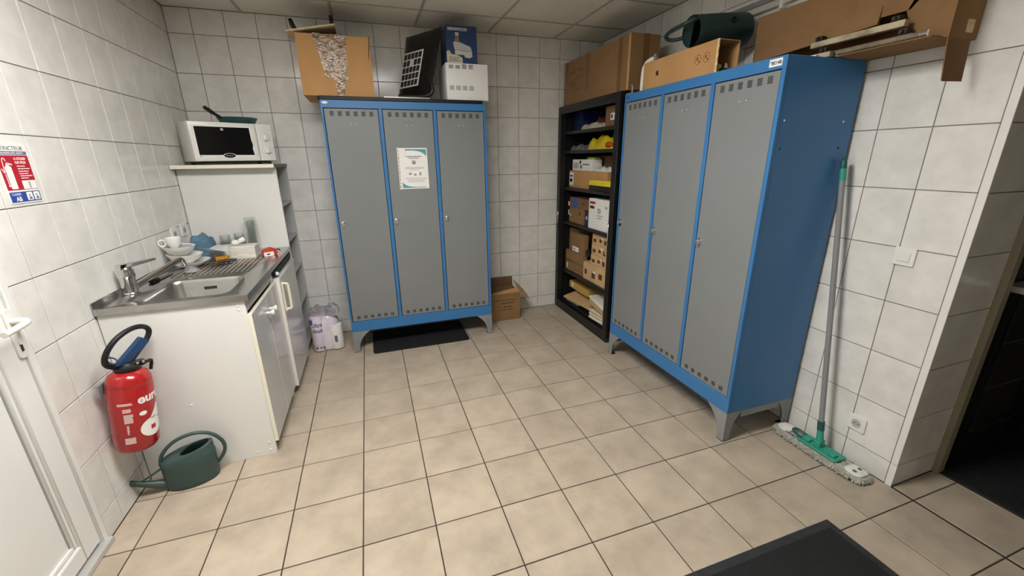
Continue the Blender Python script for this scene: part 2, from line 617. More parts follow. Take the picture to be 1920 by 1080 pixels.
hd = MB().tube([(LW + 0.003, 0.345, 1.012), (LW + 0.032, 0.345, 1.012), (LW + 0.052, 0.338, 1.010), (LW + 0.055, 0.300, 1.007), (LW + 0.054, 0.225, 1.003)], 0.0105, 10, smooth=2)
hd.build('door_handle', 'white_plastic', door, smooth=True)
MB().prism(ellipse(0, 0, 0.0085, 0.0085, 14), 0, 0.003, rightM(LW + 0.003, 0.345, 0.935)).build('key_cylinder', 'chrome', pl, smooth=True)
MB().box(LW + 0.003, LW + 0.0055, 0.340, 0.350, 0.902, 0.934).build('key_slot', 'print_dark', pl, bevel=0.001)

# ------------------------------------------------------------------ doorway on the right and the dark room behind
fr = MB().box(2.700, 2.748, RC - 0.024, RC + 0.02, 0, 2.30).box(2.700, 2.748, -1.48, -1.44, 0, 2.30).box(2.700, 2.748, -1.48, RC, 2.26, 2.30)
struct('door_2', fr, 'frame_beige', bevel=0.003)
DY = -0.470
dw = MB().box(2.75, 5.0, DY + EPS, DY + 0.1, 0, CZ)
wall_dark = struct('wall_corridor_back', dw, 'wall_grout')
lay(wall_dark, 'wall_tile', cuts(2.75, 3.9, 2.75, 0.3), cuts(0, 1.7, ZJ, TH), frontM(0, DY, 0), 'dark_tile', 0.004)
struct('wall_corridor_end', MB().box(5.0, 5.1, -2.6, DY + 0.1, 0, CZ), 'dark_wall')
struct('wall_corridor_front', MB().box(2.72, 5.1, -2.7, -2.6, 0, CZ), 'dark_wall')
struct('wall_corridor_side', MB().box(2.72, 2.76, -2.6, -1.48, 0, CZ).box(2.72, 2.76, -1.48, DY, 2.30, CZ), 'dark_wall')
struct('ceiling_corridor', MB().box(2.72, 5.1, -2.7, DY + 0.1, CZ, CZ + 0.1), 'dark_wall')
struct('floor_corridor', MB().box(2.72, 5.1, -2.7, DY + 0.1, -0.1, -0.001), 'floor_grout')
t = thing('doormat', 'black ribbed doormat just beyond the open doorway', 'doormat', (2.73, -1.44, 0))
MB().box(0, 0.95, 0, 0.955, 0.0, 0.008).build('mat_base', 'rubber', t, bevel=0.002)
rb = MB()
for k in range(46):
    rb.box(0.02 + k * 0.02, 0.032 + k * 0.02, 0.015, 0.94, 0.008, 0.012)
tag(rb.build('ribs', 'rubber', t), kind='stuff')
t = thing('side_table', 'steel topped table standing against the wall of the dark room', 'table', (3.16, -0.755, 0))
MB().box(-0.35, 0.35, -0.27, 0.27, 0.93, 0.96).build('table_top', 'alu', t, bevel=0.003)
for a in (-0.32, 0.32):
    for b in (-0.24, 0.24):
        MB().box(a - 0.015, a + 0.015, b - 0.015, b + 0.015, 0.0125, 0.93).build('leg', 'black_metal', t)
tag(MB().prism(rrect(-0.15, 0.15, -0.12, 0.12, 0.03), 0, 0.05).build('tray', 'black', loc=(3.20, -0.72, 0.961), bevel=0.004),
    'black tray lying on the steel topped table in the dark room', 'tray')

# ------------------------------------------------------------------ lockers
LKW, LKH, LKD = 1.182, 1.920, 0.480
DOORS = ((0.016, 0.377), (0.406, 0.768), (0.797, 1.160))


def slot_mesh(n, wd, ht):
    b = MB()
    p = ht / n
    for k in range(n):
        b.box(-wd / 2, wd / 2, -0.0006, 0.001, -ht / 2 + k * p, -ht / 2 + k * p + p * 0.62)
    me = bpy.data.meshes.new('vent')
    bmesh.ops.recalc_face_normals(b.bm, faces=b.bm.faces)
    b.bm.to_mesh(me)
    b.bm.free()
    me.materials.append(MATS['slot'])
    return me


VENT_T, VENT_B = slot_mesh(5, 0.026, 0.032), slot_mesh(4, 0.026, 0.026)


def leg_poly(wt, wb, h):
    """outline of a flared leg: straight outer edge x=0, curved inner edge"""
    pts = [(0, 0), (wb, 0)]
    for i in range(9):
        a = i / 8
        pts.append((wb + (wt - wb) * (a ** 2.6), h * (0.08 + 0.92 * a)))
    pts.append((0, h))
    return pts


def locker(label, loc, rz):
    t = thing('locker', label, 'locker', loc, rz, 'blue and grey lockers')
    W, H, D, B = LKW, LKH, LKD, 0.18
    c = MB()
    c.box(0, 0.012, 0.0205, D, B, H).build('side_panel', 'blue_paint', t, bevel=0.0015)
    MB().box(W - 0.012, W, 0.0205, D, B, H).build('side_panel', 'blue_paint', t, bevel=0.0015)
    MB().box(0.012, W - 0.012, 0.02, D - 0.005, H - 0.012, H - 0.0005).build('top_panel', 'blue_paint', t)
    MB().box(0.012, W - 0.012, D - 0.005, D, B, H - 0.012).build('back_panel', 'blue_paint', t)
    MB().box(0.012, W - 0.012, 0.02, D - 0.005, B, B + 0.012).build('bottom_panel', 'blue_paint', t)
    MB().box(0.0, W, 0.0, 0.020, 1.869, H).build('top_rail', 'blue_paint', t, bevel=0.0015)
    MB().box(0.0, W, 0.0, 0.020, B, 0.268).build('bottom_rail', 'blue_paint', t, bevel=0.0015)
    for a, b in ((0, 0.014), (0.379, 0.404), (0.770, 0.795), (1.162, W)):
        MB().box(a, b, 0.0, 0.020, 0.268, 1.869).build('stile', 'blue_paint', t, bevel=0.0012)
    for i, (a, b) in enumerate(DOORS):
        d = MB().box(a + 0.0025, b - 0.0015, 0.003, 0.018, 0.2715, 1.8645).build('door', 'locker_grey', t, bevel=0.001)
        for k in range(6):
            x = a + 0.050 + k * (b - a - 0.098) / 5
            link('vent', VENT_T, None, d, (x, 0.003, 1.834))
            link('vent', VENT_B, None, d, (x, 0.003, 0.302))
        lx = a + 0.150
        MB().prism(rrect(0, 0.068, 0, 0.034, 0.008), 0, 0.0012, frontM(lx, 0.003, 1.758)).build('card_holder', 'locker_grey', d, bevel=0.0006)
        for q in (0.012, 0.050):
            MB().prism(rrect(q, q + 0.009, 0.002, 0.008, 0.002), 0.0012, 0.0022, frontM(lx, 0.003, 1.758)).build('tab', 'print_lightgrey', d)
        lk = MB()
        lk.prism(rrect(-0.013, 0.013, -0.024, 0.024, 0.012), 0, 0.005, frontM(a + 0.028, 0.003, 1.064))
        lk.lathe([(0.013, 0), (0.012, 0.016), (0.008, 0.018)], 16, frontM(a + 0.028, -0.002, 1.068))
        lk.box(a + 0.025, a + 0.031, -0.030, -0.020, 1.054, 1.080)
        lk.build('lock', 'chrome', d, smooth=True)
    for sx in (0, 1):
        for sy in (0, 1):
            g = MB()
            Mx = Matrix.Identity(4) if sx == 0 else Matrix.Translation((W, 0, 0)) @ Matrix.Diagonal((-1, 1, 1, 1))
            My = Matrix.Identity(4) if sy == 0 else Matrix.Translation((0, D, 0)) @ Matrix.Diagonal((1, -1, 1, 1))
            g.prism(leg_poly(0.138, 0.044, B), -0.004, 0, My @ Mx @ frontM(0, 0, 0))
            g.prism(leg_poly(0.105, 0.040, B), 0.0, 0.004, My @ Mx @ basis((0, 0.004, 0), (0, 1, 0), (0, 0, 1)))
            lg = g.build('leg', 'leg_grey', t)
            MB().box(0.0, 0.044, 0.0, 0.040, 0.0, 0.004, My @ Mx).build('foot_pad', 'black', lg)
    for x in (0.0, W - 0.004):
        MB().box(x, x + 0.004, 0.105, D - 0.105, 0.140, B).build('skirt', 'leg_grey', t)
    return t


lk1 = locker('blue framed locker with three grey doors and a notice against the back wall', (-0.072, 1.904, 0), 0)
MB().prism(ellipse(0.030, 1.902, 0.019, 0.0085), 0, 0.0012, frontM(0, 0, 0)).build('badge', 'print_white', lk1)
lk2 = locker('blue framed locker with three grey doors standing along the right wall', (1.890, 1.193, 0), -math.pi / 2)
MB().prism(ellipse(0.032, 1.897, 0.019, 0.009), 0, 0.0012, frontM(0, 0, 0)).build('badge', 'blue_card', lk2)
lb = MB().box(1.098, 1.160, -0.0012, 0, 1.882, 1.912).build('name_label', 'print_white', lk2)
text('name_text', '\u00b0BE14B', 0.0185, 'print_dark', lb, frontM(1.102, -0.0014, 1.890), bold=0.0005, sx=0.98)
for x, y, m in ((0.041, 1.663, 'chrome'), (0.410, 1.664, 'chrome'), (0.042, 1.546, 'slot'), (0.412, 1.549, 'slot')):
    MB().lathe([(0.0055, 0), (0.0045, 0.0014)], 12, basis((LKW, x, y), (0, 1, 0), (0, 0, 1))).build('rivet', m, lk2, smooth=True)

# notice in a punched sleeve on the middle door
t = thing('notice', 'white and teal printed notice in a clear punched sleeve on the middle locker door', 'notice', (0.411, 1.9055, 1.303))
MB().box(0, 0.222, -0.0012, 0, 0, 0.299).build('sleeve', 'print_white', t)
sl = MB().box(0.001, 0.0145, -0.0018, -0.0012, -0.004, 0.301).build('punched_strip', 'paper', t)
for k in range(11):
    MB().prism(ellipse(0.0075, 0.018 + k * 0.026, 0.0028, 0.004 if k % 4 else 0.009, 10), 0.0018, 0.0021, frontM(0, 0, 0)).build('punch_hole', 'print_grey', sl)
pg = MB().box(0.018, 0.219, -0.0016, -0.0012, 0.004, 0.295).build('page', 'print_white', t)
cu1 = [(0.215, 0.291), (0.060, 0.291), (0.058, 0.280), (0.110, 0.281), (0.150, 0.277), (0.180, 0.268), (0.200, 0.255), (0.215, 0.238)]
cu2 = [(0.022, 0.008), (0.200, 0.008), (0.200, 0.013), (0.130, 0.013), (0.085, 0.017), (0.055, 0.025), (0.035, 0.037), (0.022, 0.052)]
for c_ in (cu1, cu2):
    MB().prism(c_, 0.0016, 0.0019, frontM(0, 0, 0)).build('corner_wave', 'print_teal', pg)
ring = MB()
for k in range(10):
    a0, a1 = math.radians(-90 + k * 12), math.radians(-90 + (k + 1) * 12)
    ring.prism([(0.036 + 0.0255 * math.cos(a0), 0.262 + 0.0255 * math.sin(a0)), (0.036 + 0.0255 * math.cos(a1), 0.262 + 0.0255 * math.sin(a1)),
                (0.036 + 0.0265 * math.cos(a1), 0.262 + 0.0265 * math.sin(a1)), (0.036 + 0.0265 * math.cos(a0), 0.262 + 0.0265 * math.sin(a0))],
               0.0016, 0.0019, frontM(0, 0, 0))
ring.build('logo_ring', 'print_grey', pg)
rd = random.Random(3)


def lines(parent, rows, m, M, z0=0.0016, z1=0.0018):
    """unreadable small print: short strokes along each row (x0, x1, y, height)"""
    b = MB()
    for x0, x1, y, h in rows:
        x = x0
        while x < x1:
            wl_ = min(rd.uniform(2, 6) * h, x1 - x)
            b.prism([(x, y), (x + wl_, y), (x + wl_, y + h), (x, y + h)], z0, z1, M)
            x += wl_ + h * 0.7
    return tag(b.build('small_print', m, parent), kind='stuff')


lines(pg, [(0.062, 0.178, 0.235, 0.0048), (0.080, 0.158, 0.223, 0.0045)], 'print_dark', frontM(0, 0, 0))
lines(pg, [(0.052, 0.188, 0.157, 0.0030), (0.052, 0.188, 0.149, 0.0030), (0.085, 0.155, 0.140, 0.0026), (0.048, 0.205, 0.077, 0.0030),
           (0.060, 0.200, 0.067, 0.0020), (0.064, 0.190, 0.058, 0.0026), (0.070, 0.190, 0.049, 0.0018)], 'print_grey', frontM(0, 0, 0))
for x, y, a, b in ((0.085, 0.112, 0.014, 0.009), (0.122, 0.105, 0.013, 0.008), (0.160, 0.112, 0.008, 0.017), (0.118, 0.195, 0.018, 0.017)):
    pc = MB().prism(ellipse(x, y, a, b, 12), 0.0016, 0.0018, frontM(0, 0, 0)).build('picture', 'print_lightgrey', pg)
    MB().prism(ellipse(x, y - b * 0.2, a * 0.55, b * 0.5, 10), 0.0018, 0.002, frontM(0, 0, 0)).build('picture_shade', 'print_grey', pg)

# ------------------------------------------------------------------ things on the back locker
Z1 = LKH + 0.0005
tag(MB().prism(rrect(-0.085, 1.092, 1.912, 2.330, 0.02), Z1, Z1 + 0.026).build('panel', 'black', bevel=0.004),
    'flat black panel lying on top of the locker by the back wall', 'panel')
ZP = Z1 + 0.027


def carton(t, W, D, H, m, th=0.004, top=False):
    """walls and bottom of an open carton, each a part; origin at the front left bottom corner"""
    MB().box(0, W, 0, D, 0, th).build('bottom', m, t)
    MB().box(0, W, 0, th, th, H).build('front_wall', m, t)
    MB().box(0, W, D - th, D, th, H).build('back_wall', m, t)
    MB().box(0, th, th, D - th, th, H).build('side_wall', m, t)
    MB().box(W - th, W, th, D - th, th, H).build('side_wall', m, t)
    if top:
        MB().box(0, W, 0, D, H, H + th).build('top', m, t)


t = thing('cardboard_box', 'open brown cardboard box sealed with crumpled clear tape on the locker by the back wall', 'box', (-0.170, 1.930, ZP))
carton(t, 0.466, 0.40, 0.376, 'cardboard')
fb = MB().hexa([(-0.045, -0.012, 0.374), (0.255, -0.012, 0.432), (0.255, 0.20, 0.432), (-0.045, 0.20, 0.374),
                (-0.047, -0.012, 0.384), (0.253, -0.012, 0.442), (0.253, 0.20, 0.442), (-0.047, 0.20, 0.384)])
fb.build('flap', 'cardboard_edge', t)
MB().hexa([(0.30, 0.01, 0.377), (0.462, 0.01, 0.372), (0.462, 0.19, 0.385), (0.27, 0.19, 0.43), (0.30, 0.01, 0.381), (0.462, 0.01, 0.376), (0.462, 0.19, 0.389), (0.27, 0.19, 0.434)]).build('flap', 'cardboard_dull', t)
MB().box(0.464, 0.468, 0.0, 0.22, 0.24, 0.38, Matrix.Translation((0.466, 0, 0.376)) @ Matrix.Rotation(0.12, 4, 'Y') @ Matrix.Translation((-0.466, 0, -0.376))).build('flap', 'cardboard_brown', t)
tp = MB()
R_ = random.Random(5)
for (x0, x1, z0, xb0, xb1) in ((0.105, 0.210, 0.115, 0.160, 0.235), (0.185, 0.300, 0.005, 0.218, 0.268), (0.24, 0.312, 0.095, 0.258, 0.300)):
    n = 12
    rows = []
    for i in range(n + 1):
        a = i / n
        l, r = x0 + (xb0 - x0) * a, x1 + (xb1 - x1) * a
        z = 0.378 + (z0 - 0.378) * a
        rows.append([tp.bm.verts.new((l + (r - l) * k / 5 + R_.uniform(-.003, .003), -0.0012 - R_.uniform(0, .002), z + R_.uniform(-.004, .004))) for k in range(6)])
    for a, b in zip(rows, rows[1:]):
        for k in range(5):
            tp.bm.faces.new((a[k], a[k + 1], b[k + 1], b[k]))
tp.build('packing_tape', 'packing_tape', t, smooth=True)
hl = MB().tube([(-0.150, 2.16, 2.00), (-0.155, 2.17, 2.34), (-0.198, 2.175, 2.42), (-0.210, 2.175, 2.462)], [0.010, 0.010, 0.016, 0.013], 10, smooth=1)
tag(hl.build('black_rod', 'black', smooth=True), 'black rod tip poking out of the taped brown box at its outer corner', 'rod', 'black rods in the taped box')
hl = MB().tube([(0.050, 2.17, 2.00), (0.055, 2.17, 2.42), (0.060, 2.165, 2.47), (0.055, 2.165, 2.500)], [0.010, 0.010, 0.014, 0.011], 10, smooth=1)
tag(hl.build('black_rod', 'black', smooth=True), 'black rod tip poking out of the middle of the taped brown box', 'rod', 'black rods in the taped box')

# black bag leaning against the blue carton, its sticker turned to the room
t = thing('black_bag', 'large flat black bag with a grid sticker leaning on top of the locker', 'bag', (0, 0, 0))
b0n, b0f = Vector((0.667, 1.945, ZP + 0.032)), Vector((0.468, 2.320, ZP + 0.032))
t0n, t0f = Vector((0.792, 1.950, 2.436)), Vector((0.572, 2.330, 2.440))
th = Vector((0.042, 0.022, 0.0))
nx, nz = 10, 12
g = MB()
R_ = random.Random(9)


def bagpt(u, v, k):
    p = b0n.lerp(b0f, u).lerp(t0n.lerp(t0f, u), v)
    e = 1 - max(abs(2 * u - 1), abs(2 * v - 1)) ** 6
    ins = (1 - e) * 0.5
    q = p + th * (ins if k == 0 else 0.6 + 0.25 * e)
    q += Vector((R_.uniform(0, .002), 0, R_.uniform(-.003, .003)))
    if u == 0 and v > 0.8:
        q.z += 0.01
    return q


F = [[g.bm.verts.new(bagpt(i / nx, j / nz, 0)) for i in range(nx + 1)] for j in range(nz + 1)]
Bk = [[g.bm.verts.new(bagpt(i / nx, j / nz, 1)) for i in range(nx + 1)] for j in range(nz + 1)]
for A, sgn in ((F, 1), (Bk, -1)):
    for j in range(nz):
        for i in range(nx):
            q = (A[j][i], A[j][i + 1], A[j + 1][i + 1], A[j + 1][i])
            g.bm.faces.new(q if sgn > 0 else tuple(reversed(q)))
edge = [(0, i) for i in range(nx)] + [(j, nx) for j in range(nz)] + [(nz, nx - i) for i in range(nx)] + [(nz - j, 0) for j in range(nz)]
for (j, i), (j2, i2) in zip(edge, edge[1:] + edge[:1]):
    g.bm.faces.new((F[j][i], F[j2][i2], Bk[j2][i2], Bk[j][i]))
bag = g.build('bag_body', 'black_bag', t, smooth=True, angle=60)
fx = (b0f - b0n).normalized()
fz = (t0n - b0n).normalized()
nrm = fz.cross(fx).normalized()
if nrm.x > 0:
    nrm = -nrm


def on_bag(u, v, off):
    return b0n.lerp(b0f, u).lerp(t0n.lerp(t0f, u), v) + nrm * off


def bag_patch(u0, u1, v0, v1, o0, o1, name, m, parent, n=1):
    b = MB()
    for k in range(n):
        va, vb = v0 + (v1 - v0) * k / n, v0 + (v1 - v0) * (k + 1) / n
        b.hexa([on_bag(u0, va, o0), on_bag(u1, va, o0), on_bag(u1, vb, o0), on_bag(u0, vb, o0),
                on_bag(u0, va, o1), on_bag(u1, va, o1), on_bag(u1, vb, o1), on_bag(u0, vb, o1)])
    return b.build(name, m, parent)


sk = bag_patch(0.33, 0.90, 0.17, 0.72, -0.002, 0.0035, 'sticker', 'print_white', t, 4)
for i in range(5):
    for j in range(5):
        if (i, j) == (2, 3):
            continue
        u0, v0 = 0.355 + i * 0.107, 0.19 + j * 0.105
        bag_patch(u0, u0 + 0.088, v0, v0 + 0.086, 0.0035, 0.0045, 'sticker_square', 'print_dark', sk)
MB().tube([(0.70, 1.985, 2.10), (0.72, 1.955, 2.02), (0.70, 1.96, ZP + 0.03), (0.60, 2.02, ZP + 0.024), (0.47, 2.05, ZP + 0.026)], 0.014, 8, smooth=2).build('strap', 'black_bag', t, smooth=True)
tag(MB().prism(rrect(0.352, 0.690, 1.935, 2.13, 0.01), ZP, ZP + 0.009).build('tablet', 'alu', bevel=0.001),
    'thin grey tablet lying under the black bag on the locker', 'tablet')

t = thing('small_oven', 'white metal box appliance with slotted vents carrying the blue carton', 'appliance', (0.818, 1.930, ZP))
MB().box(0, 0.322, 0, 0.30, 0.0, 0.252).build('housing', 'appliance_white', t, bevel=0.003, seg=2)
for gz, n in ((0.216, 3), (0.070, 4)):
    for k in range(4):
        vb = MB()
        nn = n + (1 if k > 1 and gz > 0.2 else 0)
        for j in range(nn):
            vb.prism(rrect(0.022 + k * 0.050, 0.058 + k * 0.050, gz + j * 0.008, gz + j * 0.008 + 0.0042, 0.002, 2), 0, 0.0008, frontM(0, 0, 0))
        vb.build('vent', 'slot' if gz > 0.2 else 'print_grey', t)
MB().box(0.192, 0.244, -0.0008, 0, 0.150, 0.182).build('worn_label', 'edge_cream', t)
MB().lathe([(0.003, 0), (0.003, 0.001)], 10, frontM(0.175, 0, 0.018)).build('screw', 'slot', t)

t = thing('appliance_carton', 'dark blue printed appliance carton standing on the white appliance', 'box', (0.832, 1.932, ZP + 0.2525))
MB().box(0, 0.230, 0, 0.24, 0, 0.246).build('carton_body', 'kenwood_blue', t, bevel=0.0015)
text('brand_text', 'KENWOOD', 0.0265, 'print_white', t, frontM(0.014, -0.0006, 0.212), bold=0.0004, sx=1.02)
FM = frontM(0, 0, 0)
MB().prism([(0.062, 0.085), (0.190, 0.080), (0.192, 0.045), (0.165, 0.035), (0.135, 0.042), (0.130, 0.055), (0.062, 0.055)][::-1], 0, 0.0005, FM).build('picture', 'beige_print', t)
MB().prism([(0.050, 0.132), (0.070, 0.148), (0.178, 0.112), (0.192, 0.082), (0.060, 0.088)][::-1], 0, 0.0007, FM).build('picture', 'print_lightgrey', t)
MB().prism([(0.062, 0.140), (0.070, 0.196), (0.096, 0.196), (0.094, 0.136)][::-1], 0, 0.0009, FM).build('picture', 'brown_print', t)
MB().prism([(0.068, 0.180), (0.068, 0.200), (0.094, 0.200), (0.095, 0.180)][::-1], 0, 0.0011, FM).build('picture', 'beige_print', t)
MB().prism([(0.0, 0.075), (0.020, 0.080), (0.034, 0.058), (0.090, 0.050), (0.116, 0.034), (0.118, 0.0), (0.0, 0.0)][::-1], 0, 0.0006, FM).build('picture', 'beige_print', t)
lines(t, [(0.016, 0.095, 0.034, 0.005), (0.016, 0.085, 0.024, 0.005), (0.016, 0.100, 0.012, 0.006)], 'brown_print', FM, 0.0006, 0.0009)

# ------------------------------------------------------------------ floor things by the back locker
t = thing('floor_mat', 'black rubber mat lying half under the locker by the back wall', 'mat', (0.073, 1.822, 0))
MB().prism(rrect(0, 0.810, 0, 0.47, 0.03), 0, 0.012).build('mat_base', 'rubber', t, bevel=0.004)
nb = MB()
for k in range(40):
    nb.box(0.012 + k * 0.0198, 0.024 + k * 0.0198, -0.003, 0.46, 0.002, 0.0135)
tag(nb.build('ridges', 'rubber', t), kind='stuff')

t = thing('cardboard_box', 'small open cardboard box on the floor between the locker and the black cabinet', 'box', (1.150, 2.145, 0.0005))
carton(t, 0.320, 0.235, 0.275, 'cardboard_dull')
MB().box(0.0, 0.32, 0, 0.004, 0, 0.10, Matrix.Translation((0, 0.235, 0.275)) @ Matrix.Rotation(-0.05, 4, 'X')).build('flap', 'cardboard_brown', t)
MB().hexa([(0.318, 0.02, 0.278), (0.420, 0.0, 0.185), (0.425, 0.20, 0.230), (0.318, 0.20, 0.345), (0.321, 0.02, 0.280), (0.423, 0.0, 0.187), (0.428, 0.20, 0.232), (0.321, 0.20, 0.347)]).build('flap', 'cardboard', t)
MB().hexa([(0.02, -0.002, 0.274), (0.316, -0.002, 0.276), (0.318, 0.075, 0.300), (0.02, 0.075, 0.262), (0.02, -0.003, 0.277), (0.316, -0.003, 0.279), (0.318, 0.074, 0.303), (0.02, 0.074, 0.265)]).build('flap', 'cardboard', t)
lines(t, [(0.05, 0.28, 0.205, 0.006), (0.13, 0.25, 0.172, 0.010), (0.15, 0.23, 0.132, 0.010), (0.11, 0.25, 0.105, 0.008)], 'ink', FM, 0.0, 0.0006)

# pack of toilet rolls in printed film
t = thing('toilet_roll_pack', 'plastic wrapped pack of toilet rolls on the floor between shelf unit and locker', 'toilet paper', (-0.290, 2.120, 0.0005))


def lumpy(rx, ry, h, n=28, m=14, seed=2, top=0.55):
    b = MB()
    R = random.Random(seed)
    rows = []
    for j in range(m + 1):
        a = j / m
        z = h * a
        s = 1.0
        if a < 0.06:
            s = 0.90 + a / 0.06 * 0.10
        if a > 0.8:
            s = 1 - (a - 0.8) / 0.2 * (1 - top)
        pts = []
        for i in range(n):
            an = 2 * math.pi * i / n
            sq = 1 / max(abs(math.cos(an)) ** 4 + abs(math.sin(an)) ** 4, 1e-3) ** 0.25
            rr = s * (0.90 * sq + 0.035 * math.cos(4 * an + 0.5)) + R.uniform(-.018, .018) + 0.012 * math.cos(a * 18)
            pts.append((rx * rr * math.cos(an), ry * rr * math.sin(an), z + R.uniform(-.003, .003) * (0 < j < m)))
        rows.append(b.ring(pts))
    for a, c in zip(rows, rows[1:]):
        b.bridge(a, c)
    b.bm.faces.new(list(reversed(rows[0])))
    b.bm.faces.new(rows[-1])
    return b


wp = lumpy(0.118, 0.108, 0.300, seed=4, top=0.80).build('wrapper', 'lavender', t, smooth=True, angle=80)
for dx, dy, sx_, sy_, h_, sd in ((-0.035, 0.0, 0.085, 0.085, 0.085, 5), (0.070, -0.005, 0.060, 0.075, 0.105, 12), (-0.085, -0.03, 0.035, 0.05, 0.050, 8)):
    crumple(sx_, sy_, h_, sd, 12).build('film_top', 'clear_film', t, smooth=False, loc=(dx, dy, 0.296))
MB().lathe([(0.050, 0.01), (0.053, 0.02), (0.053, 0.205), (0.050, 0.215)], 22, Matrix.Translation((0.082, -0.062, 0))).build('toilet_roll', 'tissue', t, smooth=True)
MB().lathe([(0.050, 0.01), (0.053, 0.02), (0.053, 0.30), (0.050, 0.31)], 22, Matrix.Translation((-0.052, -0.066, 0.0))).build('toilet_roll', 'lavender', t, smooth=True)
Mw = Matrix.Translation((-0.052, -0.066, 0)) @ Matrix.Rotation(math.radians(-130), 4, 'Z')
text('brand_text', 'Ultra', 0.052, 'print_purple', t, Mw @ Matrix.Translation((0, 0, 0.225)), wrap=0.0535, bold=0.0009, sx=0.78)
text('brand_text', 'doux', 0.050, 'print_purple', t, Mw @ Matrix.Translation((0, 0, 0.178)), wrap=0.0535, bold=0.0009, sx=0.78)
MB().prism(rrect(-0.016, 0.016, -0.016, 0.016, 0.004), 0, 0.002, frontM(-0.086, -0.1095, 0.275)).build('print_patch', 'print_purple', t)
for x, z, m in ((-0.070, 0.045, 'print_purple'), (-0.040, 0.045, 'print_slate'), (-0.015, 0.045, 'print_purple')):
    MB().prism(rrect(-0.008, 0.008, -0.006, 0.006, 0.002), 0, 0.002, frontM(x, -0.1195, z)).build('print_patch', m, t)
MB().prism(rrect(-0.012, 0.012, -0.030, 0.030, 0.010), 0, 0.002, frontM(0.082, -0.1165, 0.105)).build('print_patch', 'print_slate', t)

# ------------------------------------------------------------------ kitchenette along the left wall
KX0, KX1, KY0, KYM, KY1 = LW + 0.003, -0.446, 0.756, 1.366, 1.952
t = thing('sink_cabinet', 'white sink base cabinet with two knobbed doors under the steel worktop', 'cabinet', (0, 0, 0))
sp = MB().box(KX0 + 0.002, KX1, KY0, KY0 + 0.018, 0.0, 0.880).build('side_panel', 'white_laminate', t, bevel=0.0008)
MB().box(KX0 + 0.002, KX1, KYM - 0.018, KYM, 0.0, 0.880).build('side_panel', 'white_laminate', t)
MB().box(KX0 + 0.002, KX1 - 0.02, KY0 + 0.018, KYM - 0.018, 0.09, 0.106).build('bottom_panel', 'white_laminate', t)
MB().box(KX0 + 0.002, KX0 + 0.012, KY0 + 0.018, KYM - 0.018, 0.106, 0.80).build('back_panel', 'white_laminate', t)
MB().box(KX1 - 0.018, KX1 - 0.002, KY0 + 0.018, KYM - 0.018, 0.820, 0.878).build('top_rail', 'grey_laminate', t)
MB().box(KX1 - 0.060, KX1 - 0.045, KY0 + 0.018, KYM - 0.018, 0.0, 0.090).build('plinth', 'grey_laminate', t)
for y0, y1, ky in ((KY0 + 0.004, 1.064, 1.030), (1.068, KYM - 0.002, 1.106)):
    d = MB().box(KX1 + 0.001, KX1 + 0.018, y0, y1, 0.075, 0.806).build('door', 'gloss_laminate', t)
    e = MB()
    e.box(KX1 + 0.0005, KX1 + 0.0185, y0 - 0.0012, y0, 0.075, 0.806).box(KX1 + 0.0005, KX1 + 0.0185, y1, y1 + 0.0012, 0.075, 0.806).box(KX1 + 0.0005, KX1 + 0.0185, y0, y1, 0.806, 0.8075)
    e.build('edge_band', 'edge_cream', d)
    MB().lathe([(0.008, 0), (0.007, 0.012), (0.010, 0.020), (0.016, 0.026), (0.017, 0.032), (0.013, 0.038), (0.005, 0.040)], 18,
               basis((KX1 + 0.018, ky, 0.716), (0, 1, 0), (0, 0, 1))).build('knob', 'white_plastic', d, smooth=True)
for x, z in ((-0.475, 0.858), (-0.475, 0.838), (-0.765, 0.372), (-0.475, 0.075), (-0.475, 0.030), (-0.535, 0.028)):
    MB().lathe([(0.006, 0), (0.005, 0.0022), (0.002, 0.003)], 14, frontM(x, KY0, z)).build('screw_cap', 'white_plastic', sp, smooth=True)

t = thing('fridge', 'small white under-counter fridge with cream handle beside the sink cabinet', 'fridge', (0, 0, 0))
MB().box(KX0 + 0.03, KX1 - 0.002, KYM + 0.006, KY1 - 0.010, 0.060, 0.868).build('housing', 'white_laminate', t, bevel=0.004)
d = MB().box(KX1 + 0.002, KX1 + 0.034, KYM + 0.012, KY1 - 0.006, 0.062, 0.822).build('door', 'gloss_laminate', t, bevel=0.003)
MB().box(KX1 + 0.001, KX1 + 0.0345, KYM + 0.009, KYM + 0.0125, 0.062, 0.822).build('door_edge', 'white_plastic', d)
MB().box(KX1 + 0.0345, KX1 + 0.0362, KYM + 0.014, KY1 - 0.010, 0.800, 0.820).build('top_trim', 'white_plastic', d)
h = MB()
h.tube([(KX1 + 0.034, 1.430, 0.772), (KX1 + 0.064, 1.430, 0.770), (KX1 + 0.068, 1.430, 0.755), (KX1 + 0.068, 1.430, 0.615), (KX1 + 0.064, 1.430, 0.600), (KX1 + 0.034, 1.430, 0.598)], 0.0085, 8, smooth=1)
h.box(KX1 + 0.034, KX1 + 0.040, 1.418, 1.442, 0.588, 0.782)
h.build('handle', 'cream_plastic', d, smooth=True)
MB().box(KX1 - 0.002, KX1 + 0.020, KYM + 0.010, KY1 - 0.008, 0.836, 0.870).build('control_strip', 'black', t)
MB().lathe([(0.012, 0), (0.012, 0.012), (0.008, 0.016)], 14, basis((KX1 + 0.020, KYM + 0.035, 0.845), (0, 1, 0), (0, 0, 1))).build('dial', 'white_plastic', t, smooth=True)
for y in (KYM + 0.05, KY1 - 0.06):
    for x in (KX0 + 0.08, KX1 - 0.04):
        MB().cyl((x, y, 0.0), (x, y, 0.06), 0.018, 0.014, 12).build('foot', 'white_plastic', t)

